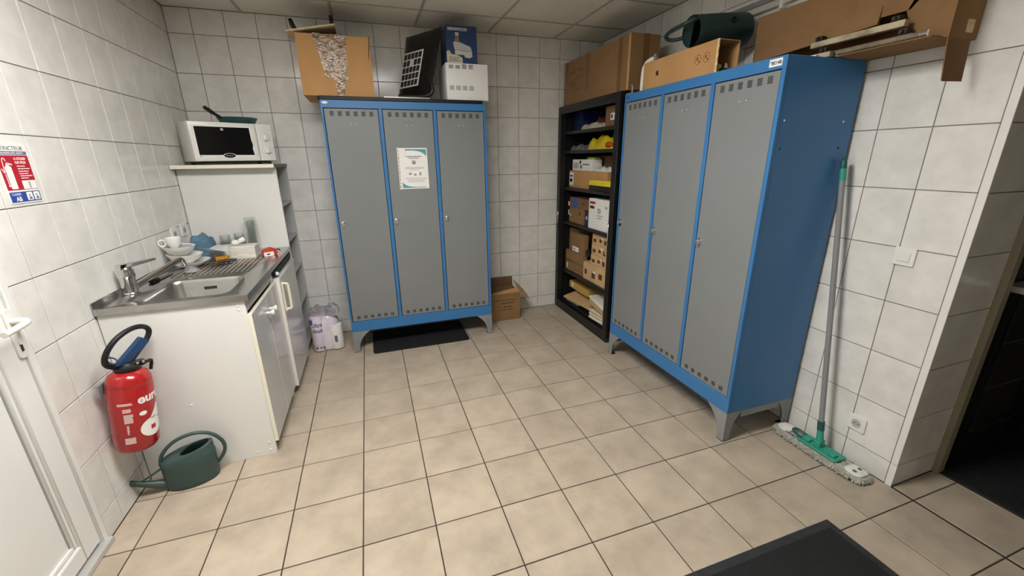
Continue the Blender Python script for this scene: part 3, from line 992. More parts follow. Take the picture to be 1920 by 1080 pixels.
# worktop in one pressed sheet: rim, basin and ribbed drainer
t = thing('sink_worktop', 'stainless steel sink worktop with basin and ribbed drainer', 'worktop', (0, 0, 0))
WX0, WX1, WY0, WY1, WZ = LW + 0.003, -0.424, 0.745, 1.954, 0.912
BX0, BX1, BY0, BY1 = -0.880, -0.520, 0.800, 1.160
top = MB()
inner = rrect(BX0, BX1, BY0, BY1, 0.055, 6)


def hole_sheet(b, z, outer, inner_pts):
    o_ = b.ring([(x, y, z) for x, y in outer])
    i_ = b.ring([(x, y, z) for x, y in inner_pts])
    eo = [b.bm.edges.new((o_[k], o_[(k + 1) % len(o_)])) for k in range(len(o_))]
    ei = [b.bm.edges.new((i_[k], i_[(k + 1) % len(i_)])) for k in range(len(i_))]
    bmesh.ops.triangle_fill(b.bm, use_beauty=True, use_dissolve=False, edges=eo + ei)
    return o_, i_


ro, ri = hole_sheet(top, WZ, [(WX0, WY0), (WX1, WY0), (WX1, WY1), (WX0, WY1)], inner)
low = top.ring([(v.co.x, v.co.y, WZ - 0.030) for v in ro])
top.bridge(ro, low)
prev = ri
for dz, ins in ((-0.004, 0.003), (-0.020, 0.008), (-0.110, 0.018), (-0.135, 0.030), (-0.145, 0.055)):
    cur = top.ring([(x, y, WZ + dz) for x, y in rrect(BX0 + ins, BX1 - ins, BY0 + ins, BY1 - ins, 0.055, 6)])
    top.bridge(prev, cur)
    prev = cur
top.bm.faces.new(prev)
wt = top.build('sheet', 'steel', t, smooth=True, angle=50)
MB().box(WX0, WX0 + 0.004, WY0, WY1, WZ, WZ + 0.028).build('upstand', 'steel', t)
MB().box(WX1 - 0.012, WX1 - 0.001, WY0 + 0.012, WY1 - 0.002, WZ - 0.031, WZ - 0.004).build('front_edge', 'steel', t)
for k in range(15):
    x = -0.900 + k * 0.026
    MB().tube([(x, 1.230, WZ + 0.0003), (x, 1.245, WZ + 0.0022), (x, 1.60, WZ + 0.0030), (x, 1.615, WZ + 0.0005)], 0.0050, 6).build('drainer_rib', 'steel', t, smooth=True)
MB().lathe([(0.035, 0), (0.032, 0.003), (0.022, 0.002)], 20, Matrix.Translation((-0.70, 1.02, WZ - 0.145))).build('drain', 'chrome', t, smooth=True)
ov = MB()
for k in range(5):
    ov.prism(rrect(-0.028 + k * 0.012, -0.021 + k * 0.012, -0.009, 0.009, 0.003, 2), 0, 0.001, basis((-0.700, BY1 - 0.017, WZ - 0.05), (1, 0, 0), (0, -0.12, 1)))
ov.build('overflow', 'slot', t)

t = thing('mixer_tap', 'chrome single lever mixer tap on the steel worktop', 'tap', (-0.965, 0.965, WZ + 0.0008))
MB().lathe([(0.036, 0), (0.035, 0.008), (0.031, 0.012), (0.030, 0.075), (0.034, 0.088), (0.034, 0.118), (0.026, 0.132)], 24).build('tap_body', 'chrome', t, smooth=True)
MB().tube([(0.012, 0.015, 0.030), (0.035, 0.080, 0.045), (0.085, 0.190, 0.078), (0.118, 0.262, 0.098), (0.128, 0.283, 0.098), (0.129, 0.286, 0.080)], 0.0140, 12, smooth=2).build('spout', 'chrome', t, smooth=True)
MB().lathe([(0.014, 0), (0.014, 0.022), (0.011, 0.024)], 16, Matrix.Translation((0.129, 0.286, 0.060))).build('aerator', 'chrome', t, smooth=True)
MB().hexa([(-0.030, -0.016, 0.126), (0.002, -0.036, 0.126), (0.098, 0.083, 0.142), (0.082, 0.096, 0.142), (-0.026, -0.012, 0.150), (0.004, -0.032, 0.150), (0.099, 0.083, 0.154), (0.083, 0.096, 0.154)]).build('lever', 'chrome', t, bevel=0.003, seg=2)
tag(MB().tube([(-0.755, 0.895, WZ - 0.131), (-0.720, 0.898, WZ - 0.129), (-0.690, 0.910, WZ - 0.130), (-0.640, 0.915, WZ - 0.131)], [0.006, 0.013, 0.009, 0.012], 10, smooth=2).build('scraper', 'ceramic', smooth=True),
    'small white plastic scraper lying in the sink basin', 'scraper')

# ------------------------------------------------------------------ dishes on the drainer
PX, PY = -0.893, 1.500
Z0 = WZ + 0.009


def dish(name, prof, loc, label, cat, m='ceramic', tilt=None, n=32):
    b = MB().lathe(prof, n, Matrix.Translation(loc) @ (tilt or Matrix.Identity(4)))
    return tag(b.build(name, m, smooth=True, angle=50), label, cat)


PLATE = [(0.055, 0.0), (0.057, 0.004), (0.075, 0.010), (0.103, 0.028), (0.105, 0.031), (0.102, 0.031), (0.074, 0.014), (0.045, 0.009), (0.002, 0.009)]
dish('soup_plate', PLATE, (PX, PY, Z0), 'white soup plate at the bottom of the stack of dishes', 'plate')
BOWL = [(0.040, 0.0), (0.042, 0.005), (0.070, 0.020), (0.088, 0.048), (0.090, 0.052), (0.087, 0.052), (0.067, 0.024), (0.040, 0.010), (0.002, 0.009)]
dish('bowl', BOWL, (PX - 0.018, PY - 0.004, Z0 + 0.024), 'white bowl under another bowl on the dish stack', 'bowl', tilt=Matrix.Rotation(0.05, 4, 'Y'))
dish('bowl', [(r * 0.90, z) for r, z in BOWL], (PX - 0.036, PY - 0.006, Z0 + 0.072), 'white bowl holding the coffee cup on the dish stack', 'bowl', tilt=Matrix.Rotation(0.03, 4, 'Y'))
dish('saucer', [(0.03, 0.0), (0.075, 0.012), (0.077, 0.016), (0.030, 0.006), (0.002, 0.006)], (PX + 0.088, PY + 0.090, Z0 + 0.056),
     'pale blue saucer leaning out of the dish stack', 'saucer', 'ceramic_blue', Matrix.Rotation(-0.28, 4, 'X') @ Matrix.Rotation(0.25, 4, 'Y'))
dish('saucer', [(0.030, 0.0), (0.066, 0.008), (0.068, 0.011), (0.030, 0.006), (0.002, 0.006)], (PX - 0.036, PY - 0.006, Z0 + 0.110), 'pale grey saucer lying in the top bowl under the cup', 'saucer', 'print_lightgrey')
t = thing('coffee_cup', 'small white coffee cup standing on the dishes in the top bowl', 'cup', (PX - 0.050, PY - 0.018, Z0 + 0.1175), 0.3)
MB().lathe([(0.020, 0), (0.022, 0.004), (0.034, 0.022), (0.039, 0.055), (0.039, 0.060), (0.036, 0.060), (0.031, 0.022), (0.002, 0.008)], 26).build('cup_body', 'ceramic', t, smooth=True)
MB().tube([(-0.036 - 0.017 + 0.017 * math.cos(a), -0.004, 0.032 + 0.019 * math.sin(a)) for a in [k * math.pi / 7 for k in range(14)]], 0.0042, 8, closed=True).build('cup_handle', 'ceramic', t, smooth=True)


tag(crumple(0.082, 0.065, 0.158, 7, 14, 0.45).build('tea_towel', 'cloth_blue', smooth=True, loc=(-0.912, 1.800, WZ + 0.003), angle=80), 'crumpled blue tea towel behind the dish stack', 'cloth')


def tumbler(loc, r0, r1, h, label, flip=False, facets=12):
    pr = [(r0, 0), (r1, h), (r1 - 0.002, h), (r0 - 0.003, 0.006), (0.001, 0.006)]
    Mx = Matrix.Translation(loc)
    if flip:
        Mx = Mx @ Matrix.Translation((0, 0, h)) @ Matrix.Rotation(math.pi, 4, 'X')
    tag(MB().lathe(pr, facets, Mx).build('glass', 'glass', smooth=facets > 20), label, 'glass', 'glasses on the steel worktop')


tumbler((-0.795, 1.870, WZ + 0.001), 0.030, 0.040, 0.125, 'upturned faceted glass next to the blue tea towel', True)
tumbler((-0.712, 1.885, WZ + 0.001), 0.030, 0.040, 0.130, 'upturned faceted glass between two other glasses', True)
tumbler((-0.630, 1.885, WZ + 0.001), 0.030, 0.036, 0.235, 'tall clear straight glass behind the pale wood box', False, 28)

t = thing('tissue_box', 'low pale wood grain box on the drainer', 'box', (-0.700, 1.700, WZ + 0.0005), -0.05)
MB().box(-0.130, 0.130, -0.055, 0.055, 0.004, 0.078).build('box_body', 'woodprint', t, bevel=0.003)
MB().box(-0.128, 0.128, -0.053, 0.053, 0.0, 0.004).build('base', 'edge_cream', t)
t = thing('power_plug', 'white plug with its cable lying on the pale wood box', 'plug', (-0.690, 1.690, WZ + 0.0795), 0.4)
MB().lathe([(0.010, -0.020), (0.017, -0.012), (0.019, 0.010), (0.012, 0.020), (0.006, 0.028)], 14, Matrix.Translation((0, 0, 0.019)) @ Matrix.Rotation(math.pi / 2, 4, 'Y')).build('plug_body', 'white_plastic', t, smooth=True)
MB().lathe([(0.016, -0.016), (0.016, 0.014), (0.010, 0.020)], 12, Matrix.Translation((0.040, 0.010, 0.030)) @ Matrix.Rotation(1.2, 4, 'Y')).build('plug_body', 'white_plastic', t, smooth=True)
MB().tube([(-0.020, 0, 0.016), (-0.040, -0.012, 0.010), (-0.048, -0.055, 0.006), (-0.050, -0.073, -0.006), (-0.052, -0.075, -0.055), (-0.060, -0.080, -0.066), (-0.10, -0.075, -0.068)], 0.0026, 8, smooth=2).build('cable', 'conduit', t, smooth=True)
tag(MB().box(-0.035, 0.035, -0.022, 0.022, 0, 0.024).build('sponge', 'sponge', loc=(-0.748, 1.590, WZ + 0.0090), bevel=0.004, seg=2), 'worn orange sponge in front of the pale wood box', 'sponge')
t = thing('tape_dispenser', 'red and white tape dispenser at the end of the steel worktop', 'tape dispenser', (-0.500, 1.675, WZ + 0.0005), 0.5)
MB().prism([(-0.045, 0), (0.040, 0), (0.046, 0.020), (0.038, 0.040), (0.012, 0.055), (-0.020, 0.050), (-0.042, 0.035)], -0.018, 0.018, basis((0, 0, 0), (1, 0, 0), (0, 0, 1))).build('dispenser_body', 'red_plastic', t, bevel=0.004, seg=2)
MB().prism(rrect(-0.040, 0.020, 0.0, 0.026, 0.004), 0.0185, 0.022, basis((0, 0, 0), (1, 0, 0), (0, 0, 1))).build('side_label', 'white_plastic', t)
MB().prism(rrect(-0.024, -0.004, 0.008, 0.016, 0.001), 0.022, 0.0225, basis((0, 0, 0), (1, 0, 0), (0, 0, 1))).build('print_patch', 'print_dark', t)
MB().tube([(0.040, 0, 0.030), (0.060, 0.006, 0.034), (0.070, 0.010, 0.022)], 0.004, 6, smooth=1).build('cutter', 'bakelite', t, smooth=True)
t = thing('kitchen_knife', 'black handled knife lying on the ribbed drainer', 'knife', (-0.700, 1.520, WZ + 0.0100), 0.30)
MB().tube([(-0.055, 0, 0.006), (-0.01, 0, 0.008), (0.045, 0, 0.006)], [0.008, 0.011, 0.008], 8).build('handle', 'black', t, smooth=True)
MB().prism([(-0.10, 0.0), (-0.05, -0.008), (-0.05, 0.010), (-0.085, 0.010)], 0.004, 0.0055).build('blade', 'chrome', t)
t = thing('dish_brush', 'dark dish brush lying between basin and drainer', 'brush', (-0.945, 1.190, WZ + 0.0012), 1.45)
MB().tube([(-0.03, 0, 0.010), (0.03, 0, 0.008), (0.14, 0, 0.007)], [0.013, 0.009, 0.006], 8).build('handle', 'print_grey', t, smooth=True)
MB().box(-0.055, 0.0, -0.014, 0.014, 0.0, 0.022).build('bristles', 'black', t, bevel=0.004)
t = thing('plastic_bag', 'crumpled clear plastic bag behind the tap spout', 'plastic bag', (-0.835, 1.330, WZ + 0.0095))
crumple(0.036, 0.030, 0.034, 9, 10).build('film', 'clear_film', t, smooth=True, angle=80)


def outlet(label, M, kind):
    """square wall plate facing local +Z"""
    t = thing('wall_socket' if kind == 'socket' else 'light_switch', label, 'socket' if kind == 'socket' else 'switch', group='wall sockets' if kind == 'socket' else None)
    t.matrix_world = M
    MB().prism(rrect(-0.040, 0.040, -0.040, 0.040, 0.004), 0, 0.009).build('plate', 'white_plastic', t, bevel=0.002)
    if kind == 'socket':
        MB().prism(ellipse(0, 0, 0.0225, 0.0225, 24), 0.009, 0.0105).build('rim', 'conduit', t)
        MB().prism(ellipse(0, 0, 0.0195, 0.0195, 24), 0.0105, 0.0108).build('well', 'print_lightgrey', t)
        for a, b in ((-0.0095, 0.0), (0.0095, 0.0)):
            MB().prism(ellipse(a, b, 0.003, 0.003, 10), 0.0108, 0.0114).build('pin_hole', 'slot', t)
        MB().cyl((0, 0.008, 0.0108), (0, 0.008, 0.016), 0.0028, None, 8).build('earth_pin', 'chrome', t)
    else:
        MB().prism(rrect(-0.024, 0.024, -0.022, 0.022, 0.002), 0.009, 0.013).build('rocker', 'white_plastic', t, bevel=0.0015)
    return t


outlet('white light switch on the tiled wall beside the doorway', leftM(RW - 0.0005, -0.316, 1.086), 'switch')
outlet('white socket low on the tiled wall behind the mop', leftM(RW - 0.0005, -0.315, 0.224), 'socket')
outlet('white wall socket above the worktop, next to the cup', rightM(LW + 0.0005, 1.700, 1.085), 'socket')
outlet('white wall socket above the worktop, next to the shelf unit', rightM(LW + 0.0005, 1.850, 1.092), 'socket')

# ------------------------------------------------------------------ shelf unit at the end of the kitchenette
t = thing('shelf_unit', 'white melamine shelf unit standing between the kitchenette and the back wall', 'shelf', (0, 0, 0))
SX0, SX1, SY0, SY1 = LW + 0.004, -0.424, 1.960, BW - 0.004
MB().box(SX0, SX1, SY0, SY0 + 0.018, 0, 1.478).build('side_panel', 'white_laminate', t, bevel=0.0008)
MB().box(SX0, SX1, SY1 - 0.018, SY1, 0, 1.478).build('side_panel', 'grey_laminate', t)
MB().box(SX0, SX0 + 0.006, SY0 + 0.018, SY1 - 0.018, 0, 1.478).build('back_panel', 'grey_laminate', t)
for z in (0.05, 0.41, 0.685, 0.935, 1.20):
    MB().box(SX0 + 0.006, SX1 - 0.004, SY0 + 0.018, SY1 - 0.018, z, z + 0.018).build('shelf', 'grey_laminate', t)
tb = MB().box(SX0, SX1 + 0.006, 1.880, SY1, 1.4785, 1.500).build('top_board', 'edge_green', t)
MB().box(SX0, SX1 + 0.006, 1.876, 1.880, 1.478, 1.5005).build('edge_band', 'edge_cream', tb)
MB().box(SX0, SX1 + 0.006, 1.880, SY1, 1.5, 1.5008).build('top_laminate', 'white_laminate', tb)

# microwave, turned towards the room
t = thing('microwave', 'white microwave oven with black window on the shelf unit', 'microwave', (-0.868, 1.884, 1.501), math.radians(30))
MW, MH, MD = 0.498, 0.250, 0.276
MB().box(0, MW, 0.022, MD, 0.022, 0.022 + MH).build('housing', 'white_plastic', t, bevel=0.006, seg=2)
dr = MB().box(0.002, 0.392, 0, 0.024, 0.024, 0.020 + MH).build('door', 'white_plastic', t, bevel=0.005, seg=2)
MB().prism(rrect(0.020, 0.378, 0.048, 0.250, 0.006), 0, 0.0012, FM).build('door_frame', 'print_white', dr)
wv = [(0.032, 0.062), (0.166, 0.062)] + [(0.203 - 0.037 * math.cos(a), 0.062 + 0.012 * math.sin(a)) for a in [k * math.pi / 8 for k in range(9)]] + [(0.358, 0.062)]
wv += [(0.352, 0.105), (0.358, 0.130), (0.352, 0.160), (0.350, 0.240), (0.032, 0.240)]
MB().prism(wv, 0.0012, 0.0022, FM).build('window', 'black_gloss', dr)
bgd = MB().prism(ellipse(0.203, 0.058, 0.034, 0.0135, 24), 0.0022, 0.004, FM).build('badge', 'black_gloss', dr)
MB().prism(ellipse(0.203, 0.058, 0.037, 0.0160, 24), 0.0020, 0.0026, FM).build('badge_rim', 'print_white', dr)
text('brand_text', 'Whirlpool', 0.0115, 'print_lightgrey', bgd, frontM(0.203, -0.0042, 0.055), align='CENTER')
MB().prism(rrect(0.178, 0.194, 0.218, 0.232, 0.002), 0.0022, 0.0026, FM).build('door_symbol', 'print_lightgrey', dr)
MB().box(0.034, 0.042, -0.0018, 0, 0.052, 0.058).build('print_patch', 'print_grey', dr)
hg = MB().prism([(0.362, 0.060), (0.384, 0.060), (0.384, 0.245), (0.360, 0.245), (0.366, 0.20), (0.360, 0.15), (0.367, 0.11)], 0.001, 0.006, FM)
hg.build('handle', 'white_plastic', dr, bevel=0.002)
pn = MB().box(0.395, MW - 0.002, 0.001, 0.024, 0.024, 0.020 + MH).build('control_panel', 'white_plastic', t, bevel=0.004, seg=2)
for z in (0.178, 0.092):
    k_ = MB().lathe([(0.024, 0), (0.024, 0.003), (0.019, 0.004), (0.018, 0.018), (0.015, 0.020)], 24, frontM(0.446, 0.001, z))
    k_.box(0.4425, 0.4495, -0.026, -0.018, z - 0.017, z + 0.017)
    k_.build('knob', 'white_plastic', pn, smooth=True)
    for j in range(7):
        a = math.radians(210 - j * 40)
        MB().box(-0.003, 0.003, -0.0006, 0, -0.001, 0.001, Matrix.Translation((0.446 + 0.033 * math.cos(a), 0.001, z + 0.030 * math.sin(a)))).build('tick', 'print_grey', pn)
for x in (0.04, MW - 0.04):
    for y in (0.04, MD - 0.04):
        MB().cyl((x, y, 0.0), (x, y, 0.024), 0.014, None, 12).build('foot', 'black', t)
MB().box(0.03, MW - 0.04, 0.03, MD - 0.03, 0.010, 0.0222).build('base_plate', 'black', t)

t = thing('frying_pan', 'dark green frying pan with black handle on the microwave', 'frying pan', (-0.640, 2.140, 1.7735))
MB().lathe([(0.100, 0), (0.104, 0.003), (0.124, 0.036), (0.126, 0.037), (0.122, 0.037), (0.101, 0.005), (0.002, 0.005)], 36).build('pan_body', 'pan_green', t, smooth=True)
MB().tube([(-0.075, -0.090, 0.030), (-0.095, -0.118, 0.048), (-0.110, -0.170, 0.066), (-0.118, -0.225, 0.080)], [0.010, 0.010, 0.013, 0.012], 10, smooth=1).build('handle', 'black', t, smooth=True)

# ------------------------------------------------------------------ fire extinguisher on the left wall
t = thing('fire_extinguisher', 'red fire extinguisher with black hose hanging on the left wall', 'extinguisher', (-0.935, 0.600, 0.30))
ax = Vector((0.035, 0.020, 0.33)).normalized()
t.rotation_mode = 'QUATERNION'
t.rotation_quaternion = Vector((0, 0, 1)).rotation_difference(ax)
ER = 0.0795
bd = MB().lathe([(0.030, -0.012), (0.052, -0.008), (0.070, 0.004), (ER, 0.022), (ER, 0.300), (ER - 0.0015, 0.304), (ER - 0.0015, 0.308), (ER, 0.312), (ER - 0.003, 0.330),
                 (0.066, 0.352), (0.045, 0.366), (0.026, 0.372)], 40).build('cylinder', 'red_paint', t, smooth=True)
MB().lathe([(0.040, 0.366), (0.046, 0.372), (0.046, 0.384), (0.030, 0.390), (0.022, 0.400)], 24).build('collar', 'black', t, smooth=True)
MB().prism(rrect(-0.024, 0.060, -0.014, 0.014, 0.006), 0.386, 0.400, Matrix.Rotation(math.radians(40), 4, 'Z')).build('valve', 'black_metal', t, bevel=0.003)
for s_ in (0.03, 0.05):
    MB().lathe([(0.006, 0), (0.005, 0.008)], 10, Matrix.Rotation(math.radians(40), 4, 'Z') @ Matrix.Translation((s_, -0.014, 0.394)) @ Matrix.Rotation(math.pi / 2, 4, 'X')).build('bolt', 'chrome', t)
Ml = Matrix.Rotation(math.radians(55), 4, 'Z')
MB().hexa([Ml @ Vector(p) for p in ((-0.045, -0.013, 0.398), (0.000, -0.013, 0.395), (0.000, 0.013, 0.395), (-0.045, 0.013, 0.398),
                                    (0.062, -0.013, 0.498), (0.090, -0.013, 0.470), (0.090, 0.013, 0.470), (0.062, 0.013, 0.498))]).build('lever', 'navy_plastic', t, bevel=0.003, seg=2)
MB().tube([Ml @ Vector((-0.048 + 0.014 * math.cos(a), 0.016 * math.sin(a) * 1.2, 0.425 + 0.010 * math.sin(a))) for a in [k * math.pi / 6 for k in range(12)]], 0.003, 6, closed=True).build('safety_pin', 'navy_plastic', t, smooth=True)
hose = [(-0.015, -0.020, 0.388), (-0.045, -0.055, 0.405), (-0.035, -0.078, 0.455), (-0.010, -0.055, 0.515), (0.020, 0.0, 0.548), (0.045, 0.055, 0.548), (0.058, 0.090, 0.520),
        (0.050, 0.080, 0.480), (0.030, 0.045, 0.440), (0.012, 0.012, 0.405), (0.006, 0.004, 0.392)]
MB().tube(hose, 0.0108, 12, smooth=2).build('hose', 'black', t, smooth=True)
MB().tube([(0.030, 0.030, 0.372), (0.050, 0.070, 0.380), (0.052, 0.088, 0.372), (0.045, 0.086, 0.330)], 0.007, 8, smooth=1).build('hose_clip', 'black', t, smooth=True)
bk = MB().box(-0.086, -0.0795, -0.055, 0.015, 0.270, 0.320).box(-0.10, -0.079, -0.012, 0.012, 0.290, 0.300)
bk.build('wall_bracket', 'leg_grey', t)


def wrapped(poly, z0, z1, deg, m, name, parent=bd):
    """flat print outline (x along the girth, y up) bent round the cylinder, centred on angle deg"""
    b = MB()
    n = 14
    xs = [p[0] for p in poly]
    lo_, hi_ = min(xs), max(xs)
    b.prism(poly, z0, z1)
    for k in range(1, n):
        x = lo_ + (hi_ - lo_) * k / n
        bmesh.ops.bisect_plane(b.bm, geom=list(b.bm.verts) + list(b.bm.edges) + list(b.bm.faces), plane_co=(x, 0, 0), plane_no=(1, 0, 0))
    for v in b.bm.verts:
        a = math.radians(deg) + v.co.x / ER
        r = ER + v.co.z
        v.co = Vector((r * math.cos(a), r * math.sin(a), v.co.y))
    return b.build(name, m, parent)


text('brand_text', 'euro', 0.056, 'print_white', bd, Matrix.Rotation(math.radians(-52), 4, 'Z') @ Matrix.Translation((0, 0, 0.230)), wrap=ER, bold=0.0018, sx=1.0)
wrapped(ellipse(0, 0.105, 0.050, 0.043, 28), 0.0003, 0.0006, -18, 'print_white', 'label_disc')
wrapped(ellipse(-0.028, 0.182, 0.014, 0.010, 16), 0.0003, 0.0006, -22, 'print_white', 'label_oval')
wrapped([(-0.018, 0.140), (0.030, 0.200), (0.044, 0.200), (0.044, 0.138)], 0.0003, 0.0006, -16, 'print_white', 'label_flag')
wrapped(rrect(-0.010, 0.012, 0.092, 0.112, 0.002), 0.0006, 0.0009, -18, 'print_red', 'label_patch')
wrapped(rrect(-0.012, 0.014, 0.140, 0.150, 0.002), 0.0006, 0.0009, -14, 'print_lightgrey', 'label_patch')
for x0, x1, z0, z1 in ((-0.030, 0.022, 0.232, 0.250), (-0.014, 0.016, 0.200, 0.222), (-0.012, 0.020, 0.150, 0.192), (-0.006, 0.004, 0.098, 0.140), (-0.018, 0.020, 0.052, 0.085)):
    n_ = max(1, int((z1 - z0) / 0.006))
    for j in range(n_):
        wrapped([(x0, z0 + j * 0.006), (x1 - rd.uniform(0, 0.008), z0 + j * 0.006), (x1 - 0.002, z0 + j * 0.006 + 0.0042), (x0, z0 + j * 0.006 + 0.0042)],
                0.0003, 0.0006, -80, 'label_white', 'print_line')

# extinguisher sign on the left wall: local x along +Y, y up
t = thing('safety_sign', 'red white and blue extinguisher instruction sign on the left wall', 'sign')
t.matrix_world = rightM(LW + 0.0008, 0.535, 1.385)
I4 = Matrix.Identity(4)
MB().prism(rrect(0, 0.152, 0, 0.202, 0.003), 0, 0.0015).build('board', 'print_white', t)
text('sign_text', 'EXTINCTEUR', 0.0205, 'print_dark', t, Matrix.Translation((0.004, 0.183, 0.0016)), sx=1.10)
st = MB().box(0.003, 0.149, 0.168, 0.180, 0.0015, 0.0018).build('strip', 'print_slate', t)
text('sign_text', 'EAU PULVERISEE AVEC ADDITIF', 0.0092, 'print_white', st, Matrix.Translation((0.006, 0.1705, 0.0019)), sx=0.98)
rp = MB().prism(rrect(0.003, 0.149, 0.046, 0.166, 0.003), 0.0015, 0.0018).build('red_panel', 'print_red', t)
for s_, y in (('A UTILISER', 0.150), ('SUR FEUX', 0.137)):
    text('sign_text', s_, 0.0125, 'print_white', rp, Matrix.Translation((0.078, y, 0.0019)), sx=0.95, bold=0.0002)
lines(rp, [(0.082, 0.122, 0.127, 0.0030), (0.082, 0.140, 0.118, 0.0030), (0.082, 0.130, 0.109, 0.0030), (0.082, 0.126, 0.101, 0.0030), (0.084, 0.142, 0.093, 0.0030), (0.084, 0.120, 0.085, 0.0030)],
      'print_white', I4, 0.0018, 0.0020)
pic = MB()
pic.prism(rrect(0.024, 0.054, 0.050, 0.128, 0.004), 0.0018, 0.0020)
pic.prism([(0.030, 0.128), (0.048, 0.128), (0.044, 0.138), (0.034, 0.138)], 0.0018, 0.0020)
pic.prism([(0.036, 0.136), (0.062, 0.132), (0.062, 0.136), (0.038, 0.142)], 0.0018, 0.0020)
for k in range(10):
    a0, a1 = math.radians(k * 18), math.radians((k + 1) * 18)
    pic.prism([(0.030 + r_ * math.cos(a_), 0.146 + r_ * 1.3 * math.sin(a_)) for r_, a_ in ((0.006, a0), (0.009, a0), (0.009, a1), (0.006, a1))], 0.0018, 0.0020)
pic.prism([(0.020, 0.100), (0.0235, 0.146), (0.0205, 0.146), (0.016, 0.100)], 0.0018, 0.0020)
pic.prism([(0.010, 0.122), (0.020, 0.104), (0.020, 0.064), (0.017, 0.064), (0.017, 0.102), (0.007, 0.120)], 0.0018, 0.0020)
pic.prism(ellipse(0.0185, 0.062, 0.004, 0.004, 10), 0.0018, 0.0020)
pic.build('extinguisher_symbol', 'print_white', rp)
wb = MB().prism(rrect(0.080, 0.147, 0.048, 0.078, 0.002), 0.0018, 0.0021).build('white_box', 'print_white', rp)
for dz in (0.055, 0.063, 0.070):
    MB().prism(ellipse(0.114, dz, 0.006, 0.0045, 10), 0.0021, 0.0023).build('symbol', 'print_lightgrey', rp)
bp = MB().prism(rrect(0.003, 0.149, 0.004, 0.040, 0.002), 0.0015, 0.0018).build('blue_panel', 'print_blue', t)
text('sign_text', 'CLASSES', 0.0115, 'print_white', bp, Matrix.Translation((0.012, 0.028, 0.0019)), sx=1.0)
text('sign_text', 'AB', 0.0215, 'print_white', bp, Matrix.Translation((0.026, 0.008, 0.0019)), bold=0.0005)
for x in (0.080, 0.115):
    MB().prism(rrect(x, x + 0.029, 0.008, 0.037, 0.003), 0.0018, 0.0021).build('pictogram', 'print_white', bp)
    MB().prism([(x + 0.006, 0.011), (x + 0.023, 0.011), (x + 0.022, 0.018), (x + 0.014, 0.022), (x + 0.018, 0.030), (x + 0.010, 0.028), (x + 0.012, 0.020)], 0.0021, 0.0023).build('symbol', 'print_grey', bp)


# ------------------------------------------------------------------ watering cans
def oval_can(label, loc, rz, m):
    """oval watering can standing up: spout along -X, hoop handle over +X"""
    t = thing('watering_can', label, 'watering can', loc, rz, 'green watering cans')
    A, Bv = 0.108, 0.062
    b = MB()
    n = 32
    R = [b.ring([(A * s * math.cos(2 * math.pi * i / n), Bv * s * math.sin(2 * math.pi * i / n), z) for i in range(n)])
         for s, z in ((0.90, 0.0), (0.97, 0.004), (1.00, 0.020), (1.03, 0.140), (1.035, 0.146), (1.01, 0.152))]
    rim = []
    for i in range(n):
        a = 2 * math.pi * i / n
        x = A * math.cos(a)
        rim.append(b.bm.verts.new((x * 1.0, Bv * math.sin(a) * (0.98 - 0.10 * (x > 0)), 0.156 + 0.040 * (0.5 + 0.5 * x / A))))
    R.append(rim)
    hole = b.ring([(0.032 + 0.062 * math.cos(2 * math.pi * i / n), 0.040 * math.sin(2 * math.pi * i / n), 0.166 + 0.034 * (0.55 + 0.45 * math.cos(2 * math.pi * i / n))) for i in range(n)])
    R.append(hole)
    inn = b.ring([(v.co.x * 0.96 + 0.001, v.co.y * 0.96, v.co.z - 0.006) for v in hole])
    R.append(inn)
    dp = b.ring([(A * 0.93 * math.cos(2 * math.pi * i / n), Bv * 0.93 * math.sin(2 * math.pi * i / n), 0.120) for i in range(n)])
    R.append(dp)
    dq = b.ring([(A * 0.90 * math.cos(2 * math.pi * i / n), Bv * 0.90 * math.sin(2 * math.pi * i / n), 0.010) for i in range(n)])
    R.append(dq)
    for p, q in zip(R, R[1:]):
        b.bridge(p, q)
    b.bm.faces.new(list(reversed(R[0])))
    b.bm.faces.new(dq)
    b.build('can_body', m, t, smooth=True, angle=45)
    MB().tube([(-0.095, 0, 0.030), (-0.150, 0, 0.050), (-0.215, 0, 0.085), (-0.262, 0, 0.118)], [0.021, 0.016, 0.013, 0.013], 12, smooth=1).build('spout', m, t, smooth=True)
    MB().tube([(-0.102, 0, 0.125), (-0.150, 0, 0.100), (-0.195, 0, 0.082)], 0.005, 8).build('spout_brace', m, t, smooth=True)
    MB().tube([(-0.106, 0, 0.140), (-0.095, 0, 0.195), (-0.035, 0, 0.250), (0.045, 0, 0.262), (0.110, 0, 0.235), (0.150, 0, 0.170), (0.148, 0, 0.110), (0.106, 0, 0.060)], 0.0085, 10, smooth=2).build('handle', m, t, smooth=True)
    return t


oval_can('dark green watering can standing on the floor beside the sink cabinet', (-0.800, 0.672, 0.0005), math.radians(14), 'can_green')

t = thing('watering_can', 'large dark green watering can lying on its side on the locker', 'watering can', (1.952, 0.686, 2.170), 0, 'green watering cans')
axd = Vector((0.355, -0.020, 0.026)).normalized()
q = axd.to_track_quat('Z', 'Y').to_matrix().to_4x4()
t.matrix_world = Matrix.Translation((1.952, 0.686, 2.172)) @ q
